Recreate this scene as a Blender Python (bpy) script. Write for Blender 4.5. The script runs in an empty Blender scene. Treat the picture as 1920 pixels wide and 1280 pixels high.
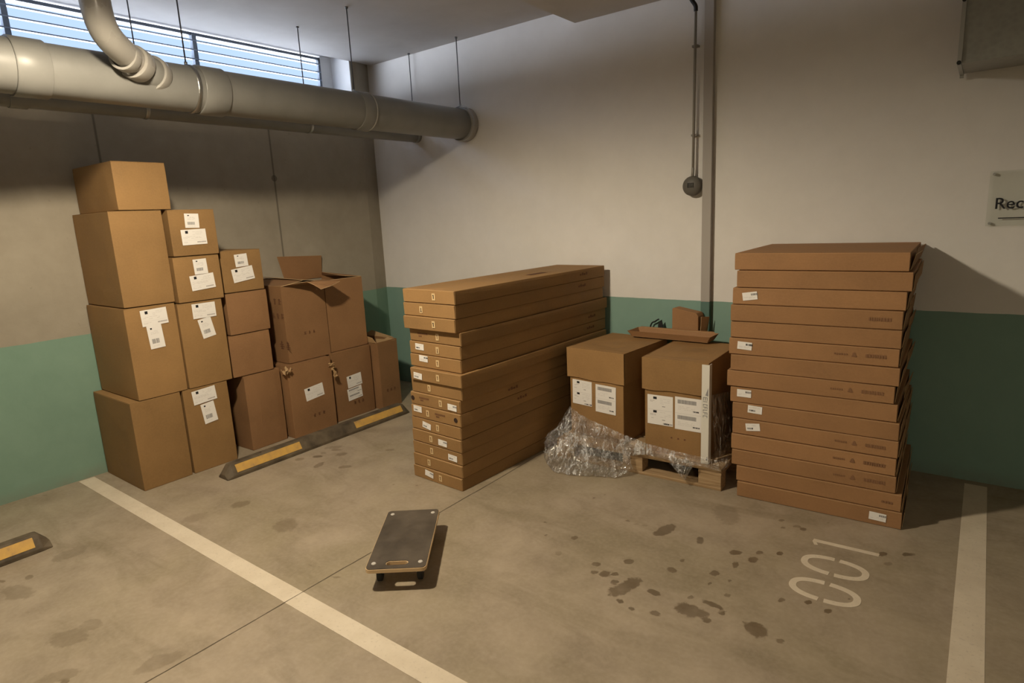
import bpy, bmesh, math, random
import numpy as np
from mathutils import Vector, Matrix, noise
random.seed(7)
C = bpy.context.scene.collection
S = bpy.context.scene

# ---------------------------------------------------------------- camera
YAW, PITCH, ROLL = 0.6582, 0.2002, -0.0486
fw = Vector((-math.sin(YAW)*math.cos(PITCH), math.cos(YAW)*math.cos(PITCH), -math.sin(PITCH)))
rt = Vector((math.cos(YAW), math.sin(YAW), 0)); up = rt.cross(fw)
rt2 = rt*math.cos(ROLL) + up*math.sin(ROLL); up2 = -rt*math.sin(ROLL) + up*math.cos(ROLL)
cd = bpy.data.cameras.new('camera'); cam = bpy.data.objects.new('camera', cd); C.objects.link(cam)
cd.sensor_width = 36; cd.lens = 1154.73/1920*36; cd.clip_start = .05
m = Matrix((rt2, up2, -fw)).transposed().to_4x4(); m.translation = Vector((5.1895, -4.5669, 1.76)); cam.matrix_world = m
S.camera = cam

# ---------------------------------------------------------------- sky, lights, exposure
S.view_settings.view_transform = 'Standard'; S.view_settings.look = 'None'
S.view_settings.gamma = 1; S.view_settings.use_curve_mapping = False
S.view_settings.exposure = 0.0
w = bpy.data.worlds.new('world'); S.world = w; w.use_nodes = True
nt = w.node_tree; bg = nt.nodes['Background']      # pale sky above, bright unseen lower half added to light the ceiling
tc = nt.nodes.new('ShaderNodeTexCoord'); sp_ = nt.nodes.new('ShaderNodeSeparateXYZ'); nt.links.new(tc.outputs['Generated'], sp_.inputs[0])
cr = nt.nodes.new('ShaderNodeValToRGB'); nt.links.new(sp_.outputs[2], cr.inputs[0]); e = cr.color_ramp.elements
e[0].position = .0; e[0].color = (15.5, 17., 19.6, 1); e[1].position = .04; e[1].color = (.50, .68, .98, 1)
nt.links.new(cr.outputs[0], bg.inputs[0]); bg.inputs[1].default_value = 1.15

def area(name, loc, rot, sx, sy, power, col, spread=math.pi):
    l = bpy.data.lights.new(name, 'AREA'); l.shape = 'RECTANGLE'; l.size = sx; l.size_y = sy
    l.energy = power; l.color = col; l.spread = spread
    o = bpy.data.objects.new(name, l); C.objects.link(o); o.location = loc; o.rotation_euler = rot
    return o
def lamp(loc, power, col, radius=.09, size=177, blend=.42):
    l = bpy.data.lights.new('lamp_light', 'SPOT'); l.energy = power; l.color = col; l.shadow_soft_size = radius
    l.spot_size = math.radians(size); l.spot_blend = blend
    o = bpy.data.objects.new('lamp_light', l); C.objects.link(o); o.location = loc; return o
LAMPC = (1.0, .86, .64)
lamp((2.60, -3.45, 2.93), 340, LAMPC)
lamp((7.2, -7.0, 2.93), 105, LAMPC)  # unseen fill lamp, added to lift the right wall and the shaded sides
# daylight coming in through the louvred openings (portals only guide the sky sampling)
for yc in (-1.7, -5.2):
    p = area('window_portal', (-.62, yc, 3.25), (0, -math.pi/2, 0), .7, 3.0, 1, (1, 1, 1)); p.data.cycles.is_portal = True

# ---------------------------------------------------------------- node helpers
def mat(name, col=(.5,.5,.5), rough=.8, metal=0, spec=.3):
    m = bpy.data.materials.new(name); m.use_nodes = True
    b = m.node_tree.nodes['Principled BSDF']
    b.inputs['Base Color'].default_value = (*col, 1); b.inputs['Roughness'].default_value = rough
    b.inputs['Metallic'].default_value = metal; b.inputs['Specular IOR Level'].default_value = spec
    return m
class NT:
    def __init__(s, m): s.t = m.node_tree; s.b = s.t.nodes['Principled BSDF']
    def n(s, typ, **k):
        x = s.t.nodes.new(typ)
        for a, v in k.items():
            if a.startswith('_'): setattr(x, a[1:], v)
        return x
    def l(s, a, b): s.t.links.new(a, b)
    def coord(s, kind='Object'):
        return s.n('ShaderNodeTexCoord').outputs[kind]
    def geo(s): return s.n('ShaderNodeNewGeometry').outputs['Position']
    def mapping(s, vec, scale=(1,1,1), loc=(0,0,0)):
        x = s.n('ShaderNodeMapping'); s.l(vec, x.inputs[0]); x.inputs['Scale'].default_value = scale; x.inputs['Location'].default_value = loc
        return x.outputs[0]
    def noise(s, vec, scale, detail=4, rough=.55, dist=0):
        x = s.n('ShaderNodeTexNoise'); s.l(vec, x.inputs['Vector']); x.inputs['Scale'].default_value = scale
        x.inputs['Detail'].default_value = detail; x.inputs['Roughness'].default_value = rough; x.inputs['Distortion'].default_value = dist
        return x.outputs['Fac']
    def math(s, op, a, b=None, c=None, clamp=False):
        x = s.n('ShaderNodeMath'); x.operation = op; x.use_clamp = clamp
        for i, v in enumerate((a, b, c)):
            if v is None: continue
            if isinstance(v, (int, float)): x.inputs[i].default_value = v
            else: s.l(v, x.inputs[i])
        return x.outputs[0]
    def ramp(s, fac, stops):
        x = s.n('ShaderNodeValToRGB'); s.l(fac, x.inputs[0]); e = x.color_ramp.elements
        while len(e) < len(stops): e.new(.5)
        for el, (p, c) in zip(e, stops): el.position = p; el.color = (*c, 1) if len(c) == 3 else c
        return x.outputs[0]
    def mr(s, v, a, b, c=0, d=1):
        x = s.n('ShaderNodeMapRange'); s.l(v, x.inputs[0])
        for i, q in enumerate((a, b, c, d)): x.inputs[i+1].default_value = q
        return x.outputs[0]
    def mix(s, fac, a, b, blend='MIX'):
        x = s.n('ShaderNodeMix'); x.data_type = 'RGBA'; x.blend_type = blend
        if isinstance(fac, (int, float)): x.inputs[0].default_value = fac
        else: s.l(fac, x.inputs[0])
        for i, v in ((6, a), (7, b)):
            if isinstance(v, tuple): x.inputs[i].default_value = (*v, 1)
            else: s.l(v, x.inputs[i])
        return x.outputs[2]
    def sep(s, v):
        x = s.n('ShaderNodeSeparateXYZ'); s.l(v, x.inputs[0]); return x.outputs
    def bump(s, h, strength=.3, dist=.01):
        x = s.n('ShaderNodeBump'); s.l(h, x.inputs['Height']); x.inputs['Strength'].default_value = strength; x.inputs['Distance'].default_value = dist
        s.l(x.outputs[0], s.b.inputs['Normal'])
    def col(s, v): s.l(v, s.b.inputs['Base Color'])
    def rough(s, v): s.l(v, s.b.inputs['Roughness'])

# ---------------------------------------------------------------- materials
TEAL_Z = 1.062
def cardboard(name, col, var=.12):
    m = mat(name, col, .75, spec=.25); t = NT(m); o = t.coord()
    oi = t.n('ShaderNodeObjectInfo').outputs['Random']
    off = t.n('ShaderNodeCombineXYZ'); t.l(t.math('MULTIPLY', oi, 37.), off.inputs[0]); t.l(t.math('MULTIPLY', oi, 11.), off.inputs[1])
    ad = t.n('ShaderNodeVectorMath'); ad.operation = 'ADD'; t.l(o, ad.inputs[0]); t.l(off.outputs[0], ad.inputs[1]); v = ad.outputs[0]
    n1 = t.noise(v, 3.2, 4); n2 = t.noise(t.mapping(v, (6, 6, 60)), 6, 3); n3 = t.noise(v, 90, 2)
    c1 = tuple(x*(1-var) for x in col); c2 = tuple(min(1, x*(1+var)) for x in col)
    a = t.ramp(t.mr(n1, .3, .7), [(0, c1), (1, c2)])
    b = t.mix(t.mr(n2, .35, .65, 0, .22), a, tuple(x*.78 for x in col))
    b = t.mix(t.mr(n3, .4, .62, 0, .18), b, tuple(min(1, x*1.25) for x in col))
    br = t.mr(oi, 0, 1, .90, 1.08)
    hs = t.n('ShaderNodeHueSaturation'); t.l(b, hs.inputs['Color']); t.l(br, hs.inputs['Value'])
    t.col(hs.outputs[0]); t.rough(t.mr(n1, .3, .7, .62, .85))
    wv = t.n('ShaderNodeTexWave'); wv.wave_type = 'BANDS'; wv.bands_direction = 'Y'; wv.inputs['Scale'].default_value = 38; t.l(v, wv.inputs['Vector'])
    t.bump(t.math('ADD', t.math('MULTIPLY', n1, 1.2), t.math('MULTIPLY', n3, .12)), .35, .012)
    return m
M = {}
M['card'] = cardboard('cardboard', (.285, .165, .066))
M['card_long'] = cardboard('cardboard_long', (.30, .172, .07))
M['card_red'] = cardboard('cardboard_reddish', (.265, .142, .066))
M['card_flat'] = cardboard('cardboard_flat', (.33, .178, .082))
M['card_in'] = cardboard('cardboard_inside', (.40, .26, .13))
M['card_edge'] = mat('cardboard_cut_edge', (.45, .30, .16), .9)
M['print'] = mat('print_brown', (.16, .075, .038), .8)
M['print_faint'] = mat('print_faint', (.215, .11, .055), .8)
M['print_dark'] = mat('print_dark', (.035, .02, .015), .7)
M['print_light'] = mat('print_light', (.62, .45, .24), .8)
M['paper'] = mat('paper', (.80, .77, .74), .6)
M['ink'] = mat('ink', (.015, .015, .018), .5)
M['ink_grey'] = mat('ink_grey', (.27, .26, .26), .6)
M['ink_faint'] = mat('ink_faint', (.62, .59, .57), .6)
M['ink_mid'] = mat('ink_mid', (.40, .37, .36), .6)
M['tape'] = mat('packing_tape', (.40, .24, .10), .3, spec=.5)

def floor_mat():
    m = mat('concrete_floor', (.4, .35, .28), .7, spec=.3); t = NT(m); p = t.geo()
    big = t.noise(p, .9, 5, .6, .6); mid = t.noise(p, 3.5, 6, .62, .3); fine = t.noise(p, 45, 3)
    strk = t.noise(t.mapping(p, (.6, 2.2, 1)), 1.6, 5, .6, .8)
    c = t.ramp(t.mr(mid, .28, .72), [(0, (.265, .212, .152)), (.5, (.345, .28, .205)), (1, (.41, .335, .248))])
    c = t.mix(t.mr(big, .45, .66, 0, .6), c, (.27, .225, .138))
    c = t.mix(t.mr(strk, .53, .70, 0, .5), c, (.205, .165, .103))
    c = t.mix(t.mr(fine, .40, .70, 0, .16), c, (.52, .44, .34))
    # stains: a signed field carried by the mesh, edge roughened by noise
    at = t.n('ShaderNodeAttribute'); at.attribute_name = 'stain'
    sx = t.sep(at.outputs['Vector'])
    dn = t.math('ADD', t.math('MULTIPLY', t.noise(p, 13, 4, .6, .6), .65), t.math('MULTIPLY', t.noise(p, 40, 3), .35))
    f = t.math('ADD', sx[0], t.math('MULTIPLY', t.math('SUBTRACT', dn, .5), 1.9))
    k = t.math('MULTIPLY', t.mr(f, .0, .22), sx[1])
    k2 = t.math('MULTIPLY', k, t.mr(t.noise(p, 9, 3), .3, .6, .6, .85))
    c = t.mix(k2, c, (.118, .082, .047))
    k3 = t.math('MULTIPLY', t.mr(sx[2], 0, 1), .8)
    k3 = t.math('MULTIPLY', k3, t.mr(t.noise(t.mapping(p, (1, .6, 1)), 6, 6, .68, .8), .38, .60))
    c = t.mix(k3, c, (.185, .142, .082))
    t.col(c); t.rough(t.mr(t.math('ADD', mid, k2), .3, 1.2, .55, .32))
    t.bump(t.math('ADD', t.math('MULTIPLY', mid, .6), t.math('MULTIPLY', fine, .2)), .12, .01)
    return m
M['floor'] = floor_mat()

def wall_mat(name, up_a, up_b, te_a, te_b, concrete=False):
    m = mat(name, up_a, .8, spec=.25); t = NT(m); p = t.geo(); s = t.sep(p)
    n1 = t.noise(p, 1.3, 5, .6, .4); n2 = t.noise(p, 7, 5, .65); n3 = t.noise(p, 60, 2)
    k = t.mr(t.math('ADD', t.math('MULTIPLY', n1, .6), t.math('MULTIPLY', n2, .4)), .35, .65)
    c = t.ramp(k, [(0, up_a), (1, up_b)])
    if concrete:
        # formwork panel joints every 1.39 m, tie holes
        yy = t.math('ABSOLUTE', t.math('SUBTRACT', t.math('FRACT', t.math('DIVIDE', t.math('ADD', s[1], 1.26+13.9+.695), 1.39)), .5))
        ln = t.mr(yy, .002, .009, .75, 0)
        c = t.mix(ln, c, (.10, .085, .065))
        zz = t.math('ABSOLUTE', t.math('SUBTRACT', s[2], 2.2)); yd = t.math('MULTIPLY', yy, 1.39)
        hole = t.math('LESS_THAN', t.math('SQRT', t.math('ADD', t.math('MULTIPLY', zz, zz), t.math('MULTIPLY', yd, yd))), .028)
        c = t.mix(t.math('MULTIPLY', hole, .6), c, (.07, .06, .05))
        pit = t.mr(t.noise(p, 26, 2), .70, .76, 0, .35); c = t.mix(pit, c, tuple(x*.6 for x in up_a))
    tc = t.ramp(k, [(0, te_a), (1, te_b)])
    edge = t.math('ADD', s[2], t.math('MULTIPLY', t.math('SUBTRACT', t.noise(p, 5, 3), .5), .012))
    c = t.mix(t.math('LESS_THAN', edge, TEAL_Z), c, tc)
    # scuffs and dust where the wall meets the floor
    sc = t.math('MULTIPLY', t.mr(s[2], .0, .10, .55, 0), t.mr(n2, .3, .7)); c = t.mix(sc, c, (.20, .17, .13))
    t.col(c); t.bump(t.math('ADD', n2, t.math('MULTIPLY', n3, .25)), .15, .008)
    return m
M['wall_white'] = wall_mat('white_wall_teal_dado', (.69, .665, .635), (.75, .725, .695), (.20, .32, .27), (.225, .35, .295))
M['wall_conc'] = wall_mat('concrete_wall_teal_dado', (.285, .25, .195), (.35, .31, .245), (.175, .28, .215), (.205, .315, .245), True)
def plain_conc(name, a, b, sc=2.):
    m = mat(name, a, .85); t = NT(m); p = t.geo(); n = t.noise(p, sc, 6, .62, .3); t.col(t.ramp(t.mr(n, .3, .7), [(0, a), (1, b)])); t.bump(n, .15, .01); return m
M['ceiling'] = plain_conc('ceiling_paint', (.50, .48, .46), (.58, .56, .54))
M['reveal'] = plain_conc('reveal_paint', (.62, .62, .62), (.70, .70, .70))
def paint_mat():
    m = mat('road_paint', (.72, .64, .50), .65); t = NT(m); p = t.geo()
    n = t.noise(p, 6, 5, .6); f = t.noise(p, 70, 2)
    c = t.ramp(t.mr(n, .3, .7), [(0, (.60, .51, .39)), (1, (.70, .61, .48))])
    c = t.mix(t.mr(f, .60, .72, 0, .35), c, (.40, .33, .25))
    t.col(c); return m
M['paint'] = paint_mat()
M['joint'] = mat('joint_dark', (.13, .10, .07), .9)
def pvc(name, col, rough=.42):
    m = mat(name, col, rough, spec=.4); t = NT(m); n = t.noise(t.coord(), 5, 4)
    t.col(t.ramp(t.mr(n, .3, .7), [(0, tuple(x*.9 for x in col)), (1, tuple(x*1.08 for x in col))])); t.rough(t.mr(n, .3, .7, rough-.06, rough+.1)); return m
M['pvc'] = pvc('grey_pvc', (.215, .21, .195), .36)
M['pvc_light'] = pvc('light_pvc', (.37, .35, .32), .26)
M['metal'] = mat('zinc_steel', (.42, .42, .41), .38, 1)
M['cap'] = mat('zinc_cap', (.62, .58, .52), .45, .2)
M['rod'] = mat('threaded_rod', (.16, .16, .165), .5, .7)
def duct_mat():
    m = mat('galvanised_steel', (.42, .42, .39), .42, .75); t = NT(m); p = t.coord()
    v = t.n('ShaderNodeTexVoronoi'); t.l(p, v.inputs['Vector']); v.inputs['Scale'].default_value = 40
    t.col(t.mix(t.mr(v.outputs['Distance'], 0, .8), (.30, .30, .28), (.345, .345, .32))); return m
M['duct'] = duct_mat()
M['louver'] = mat('louver_aluminium', (.22, .26, .34), .5, .1)
M['louver_dark'] = mat('louver_frame', (.12, .14, .17), .5, .2)
M['trunk'] = mat('trunking_white', (.38, .35, .32), .6)
M['trunk_teal'] = mat('trunking_teal', (.09, .165, .14), .6)
M['conduit'] = mat('conduit_grey', (.30, .28, .25), .5)
M['sensor'] = mat('sensor_grey', (.12, .11, .095), .5)
M['black'] = mat('black_plastic', (.02, .02, .02), .5)
def rubber():
    m = mat('worn_rubber', (.03, .025, .02), .6); t = NT(m); n = t.noise(t.coord(), 6, 6, .65)
    t.col(t.ramp(t.mr(n, .3, .75), [(0, (.050, .040, .030)), (1, (.125, .100, .075))])); t.bump(t.noise(t.coord(), 250, 2), .2, .002); t.rough(t.mr(n, .3, .7, .5, .7)); return m
M['rubber_top'] = rubber()
M['rubber'] = mat('black_rubber', (.03, .028, .026), .7)
def blockm():
    m = mat('wheel_stop_rubber', (.08, .065, .045), .7); t = NT(m); n = t.noise(t.geo(), 9, 5)
    t.col(t.ramp(t.mr(n, .3, .7), [(0, (.06, .045, .03)), (1, (.15, .115, .075))])); return m
M['stop'] = blockm()
def yel():
    m = mat('wheel_stop_yellow', (.5, .3, .06), .6); t = NT(m); n = t.noise(t.geo(), 14, 5, .65)
    t.col(t.ramp(t.mr(n, .35, .68), [(0, (.62, .37, .085)), (.7, (.52, .31, .09)), (1, (.36, .24, .11))])); return m
M['yellow'] = yel()
M['ply'] = mat('plywood_edge', (.62, .44, .25), .6)
def wood():
    m = mat('pallet_wood', (.40, .27, .14), .8); t = NT(m); o = t.coord()
    n = t.noise(t.mapping(o, (2, 30, 30)), 2.5, 5, .6, .4)
    t.col(t.ramp(t.mr(n, .3, .7), [(0, (.27, .17, .085)), (1, (.46, .32, .18))])); t.bump(n, .3, .004); return m
M['wood'] = wood()
M['white_card'] = mat('white_edge_board', (.70, .67, .60), .5)
def acrylic():
    m = bpy.data.materials.new('clear_acrylic'); m.use_nodes = True; t = NT(m); nt = m.node_tree
    tr = t.n('ShaderNodeBsdfTransparent'); tr.inputs[0].default_value = (.955, .965, .95, 1)
    gl = t.n('ShaderNodeBsdfGlossy'); gl.inputs['Roughness'].default_value = .15
    mx = t.n('ShaderNodeMixShader'); mx.inputs[0].default_value = .06
    t.l(tr.outputs[0], mx.inputs[1]); t.l(gl.outputs[0], mx.inputs[2]); t.l(mx.outputs[0], nt.nodes['Material Output'].inputs[0]); return m
M['acrylic'] = acrylic()
def film_mat():
    m = bpy.data.materials.new('stretch_film'); m.use_nodes = True; t = NT(m); nt = m.node_tree
    p = t.geo()
    h = t.math('ADD', t.noise(t.mapping(p, (1.2, 1, .5)), 9, 3, .55, 1.2), t.math('MULTIPLY', t.noise(t.mapping(p, (1.2, 1, .6)), 38, 2, .5, .6), .22))
    b = t.n('ShaderNodeBump'); t.l(h, b.inputs['Height']); b.inputs['Strength'].default_value = 1.0; b.inputs['Distance'].default_value = .10
    rid = t.math('ABSOLUTE', t.math('SUBTRACT', t.noise(t.mapping(p, (1.3, 1, .38)), 13, 2, .5, .5), .5)); pat = t.mr(t.noise(p, 7, 3, .5, .4), .40, .62)
    tr = t.n('ShaderNodeBsdfTransparent'); tr.inputs[0].default_value = (.97, .97, .97, 1)
    gl = t.n('ShaderNodeBsdfGlossy'); gl.inputs['Roughness'].default_value = .17; gl.inputs['Color'].default_value = (1, 1, 1, 1)
    df = t.n('ShaderNodeBsdfDiffuse'); df.inputs['Color'].default_value = (.88, .88, .88, 1)
    for q in (gl, df): t.l(b.outputs[0], q.inputs['Normal'])
    m1 = t.n('ShaderNodeMixShader'); t.l(t.math('ADD', t.math('MULTIPLY', t.mr(rid, .0, .07, .62, .02), pat), .06), m1.inputs[0]); t.l(tr.outputs[0], m1.inputs[1]); t.l(df.outputs[0], m1.inputs[2])
    fr = t.n('ShaderNodeLayerWeight'); fr.inputs[0].default_value = .35; t.l(b.outputs[0], fr.inputs['Normal'])
    m2 = t.n('ShaderNodeMixShader'); t.l(t.math('ADD', t.math('MULTIPLY', fr.outputs['Fresnel'], .35), .20, clamp=True), m2.inputs[0]); t.l(m1.outputs[0], m2.inputs[1]); t.l(gl.outputs[0], m2.inputs[2])
    t.l(m2.outputs[0], nt.nodes['Material Output'].inputs[0]); return m
M['film'] = film_mat()
M['tube'] = mat('tube_glass', (.9, .8, .6), .4)
M['tube'].node_tree.nodes['Principled BSDF'].inputs['Emission Color'].default_value = (1, .72, .45, 1)
M['tube'].node_tree.nodes['Principled BSDF'].inputs['Emission Strength'].default_value = 4
M['fitting'] = mat('lamp_body', (.6, .6, .58), .5)

# ---------------------------------------------------------------- mesh helpers
def obj(name, bm, m, parent=None, loc=(0,0,0), smooth=False):
    me = bpy.data.meshes.new(name); bmesh.ops.recalc_face_normals(bm, faces=bm.faces[:]); bm.to_mesh(me); bm.free()
    for k in (m if isinstance(m, (list, tuple)) else [m]): me.materials.append(M[k] if isinstance(k, str) else k)
    if smooth:
        for p in me.polygons: p.use_smooth = True
    o = bpy.data.objects.new(name, me); C.objects.link(o); o.location = loc
    if parent: o.parent = parent
    return o
def tag(o, label=None, cat=None, group=None, kind=None):
    for k, v in (('label', label), ('category', cat), ('group', group), ('kind', kind)):
        if v: o[k] = v
    return o
def thing(name, loc, rz=0, label=None, cat=None, group=None):
    o = bpy.data.objects.new(name, None); C.objects.link(o); o.empty_display_size = .1
    o.location = loc; o.rotation_euler = (0, 0, rz); return tag(o, label, cat, group)
def struct(name, bm, m, parent=None, **k): return tag(obj(name, bm, m, parent, **k), kind='structure' if parent is None else None)
def box(bm, x0, x1, y0, y1, z0, z1, mi=0, mtx=None):
    vs = [bm.verts.new((x, y, z)) for x in (x0, x1) for y in (y0, y1) for z in (z0, z1)]
    if mtx is not None:
        for v in vs: v.co = mtx @ v.co
    for f in ((0,1,3,2),(4,6,7,5),(0,4,5,1),(2,3,7,6),(0,2,6,4),(1,5,7,3)):
        bm.faces.new([vs[i] for i in f]).material_index = mi
    return vs
def quad(bm, pts, mi=0):
    f = bm.faces.new([bm.verts.new(p) for p in pts]); f.material_index = mi; return f
def bevel(bm, w=.004, seg=2):
    bmesh.ops.bevel(bm, geom=bm.edges[:], offset=w, segments=seg, affect='EDGES', profile=.5)
def prism(bm, poly, z0, z1, mi=0, mtx=None):
    a = [bm.verts.new((x, y, z0)) for x, y in poly]; b = [bm.verts.new((x, y, z1)) for x, y in poly]
    if mtx is not None:
        for v in a+b: v.co = mtx @ v.co
    n = len(poly); bm.faces.new(a[::-1]).material_index = mi; bm.faces.new(b).material_index = mi
    for i in range(n): bm.faces.new((a[i], a[(i+1) % n], b[(i+1) % n], b[i])).material_index = mi
def tube(bm, pts, r, n=24, cap=True, mi=0):
    pts = [Vector(p) for p in pts]; rs = r if isinstance(r, (list, tuple)) else [r]*len(pts); rings = []
    prev = None
    for i, p in enumerate(pts):
        d = (pts[min(i+1, len(pts)-1)] - pts[max(i-1, 0)]).normalized()
        if prev is None:
            a = d.orthogonal().normalized()
        else: a = (prev - d*prev.dot(d)).normalized()
        prev = a; b = d.cross(a)
        rings.append([bm.verts.new(p + (a*math.cos(t)+b*math.sin(t))*rs[i]) for t in [2*math.pi*k/n for k in range(n)]])
    for i in range(len(rings)-1):
        for k in range(n):
            f = bm.faces.new((rings[i][k], rings[i][(k+1) % n], rings[i+1][(k+1) % n], rings[i+1][k])); f.material_index = mi; f.smooth = True
    if cap: bm.faces.new(rings[0][::-1]).material_index = mi; bm.faces.new(rings[-1]).material_index = mi
def ringtube(bm, a, b, r0, r1, n=32):
    """a hollow collar from a to b, outer r1, inner r0"""
    a, b = Vector(a), Vector(b); d = (b-a).normalized(); u = d.orthogonal().normalized(); v = d.cross(u)
    R = []
    for p, r in ((a, r0), (a, r1*.985), (a+d*.004, r1), (b-d*.004, r1), (b, r1*.985), (b, r0)):
        R.append([bm.verts.new(p+(u*math.cos(t)+v*math.sin(t))*r) for t in [2*math.pi*k/n for k in range(n)]])
    for i in range(6):
        for k in range(n):
            f = bm.faces.new((R[i][k], R[i][(k+1) % n], R[(i+1) % 6][(k+1) % n], R[(i+1) % 6][k])); f.smooth = i in (2,)
def spline(pts, per=8):
    P = [Vector(p) for p in pts]; P = [P[0]*2-P[1]] + P + [P[-1]*2-P[-2]]; out = []
    for i in range(1, len(P)-2):
        for k in range(per):
            t = k/per
            out.append(.5*((2*P[i])+(-P[i-1]+P[i+1])*t+(2*P[i-1]-5*P[i]+4*P[i+1]-P[i+2])*t*t+(-P[i-1]+3*P[i]-3*P[i+1]+P[i+2])*t**3))
    out.append(P[-2]); return out
def soft_box(sx, sy, sz, bulge=.004, cuts=5, seed=0, edge=.0025, taper=0):
    """a carton body standing on z=0 centred in x, y: soft corners, faces that bulge a little"""
    bm = bmesh.new(); bmesh.ops.create_cube(bm, size=1)
    bmesh.ops.subdivide_edges(bm, edges=bm.edges[:], cuts=cuts, use_grid_fill=True)
    for v in bm.verts:
        c = v.co.copy(); a = [abs(q)*2 for q in c]
        p = Vector((c.x*sx, c.y*sy, c.z*sz))
        nb = noise.noise(Vector((c.x*2.3+seed*3.1, c.y*2.3-seed, c.z*2.3+seed)))
        for k in range(3):
            if a[k] > .999:
                o = [a[j] for j in range(3) if j != k]
                wgt = (1-o[0]**2)*(1-o[1]**2); amt = bulge*(1+1.2*nb)*wgt
                if k == 2: amt = -abs(amt)*.7
                p[k] += math.copysign(amt, c[k]) if k != 2 else (amt if c[k] > 0 else 0)
        ed = sum(1 for q in a if q > .999)
        if ed >= 2: p = Vector((p.x*(1-edge/sx*(ed-1)), p.y*(1-edge/sy*(ed-1)), p.z*(1-edge/sz*(ed-1)*.5)))
        p.z += sz/2; v.co = p
    bmesh.ops.bevel(bm, geom=[e for e in bm.edges if len(e.link_faces) == 2 and e.calc_face_angle(0) > .9], offset=.003, segments=2, affect='EDGES', profile=.5)
    return bm

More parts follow.
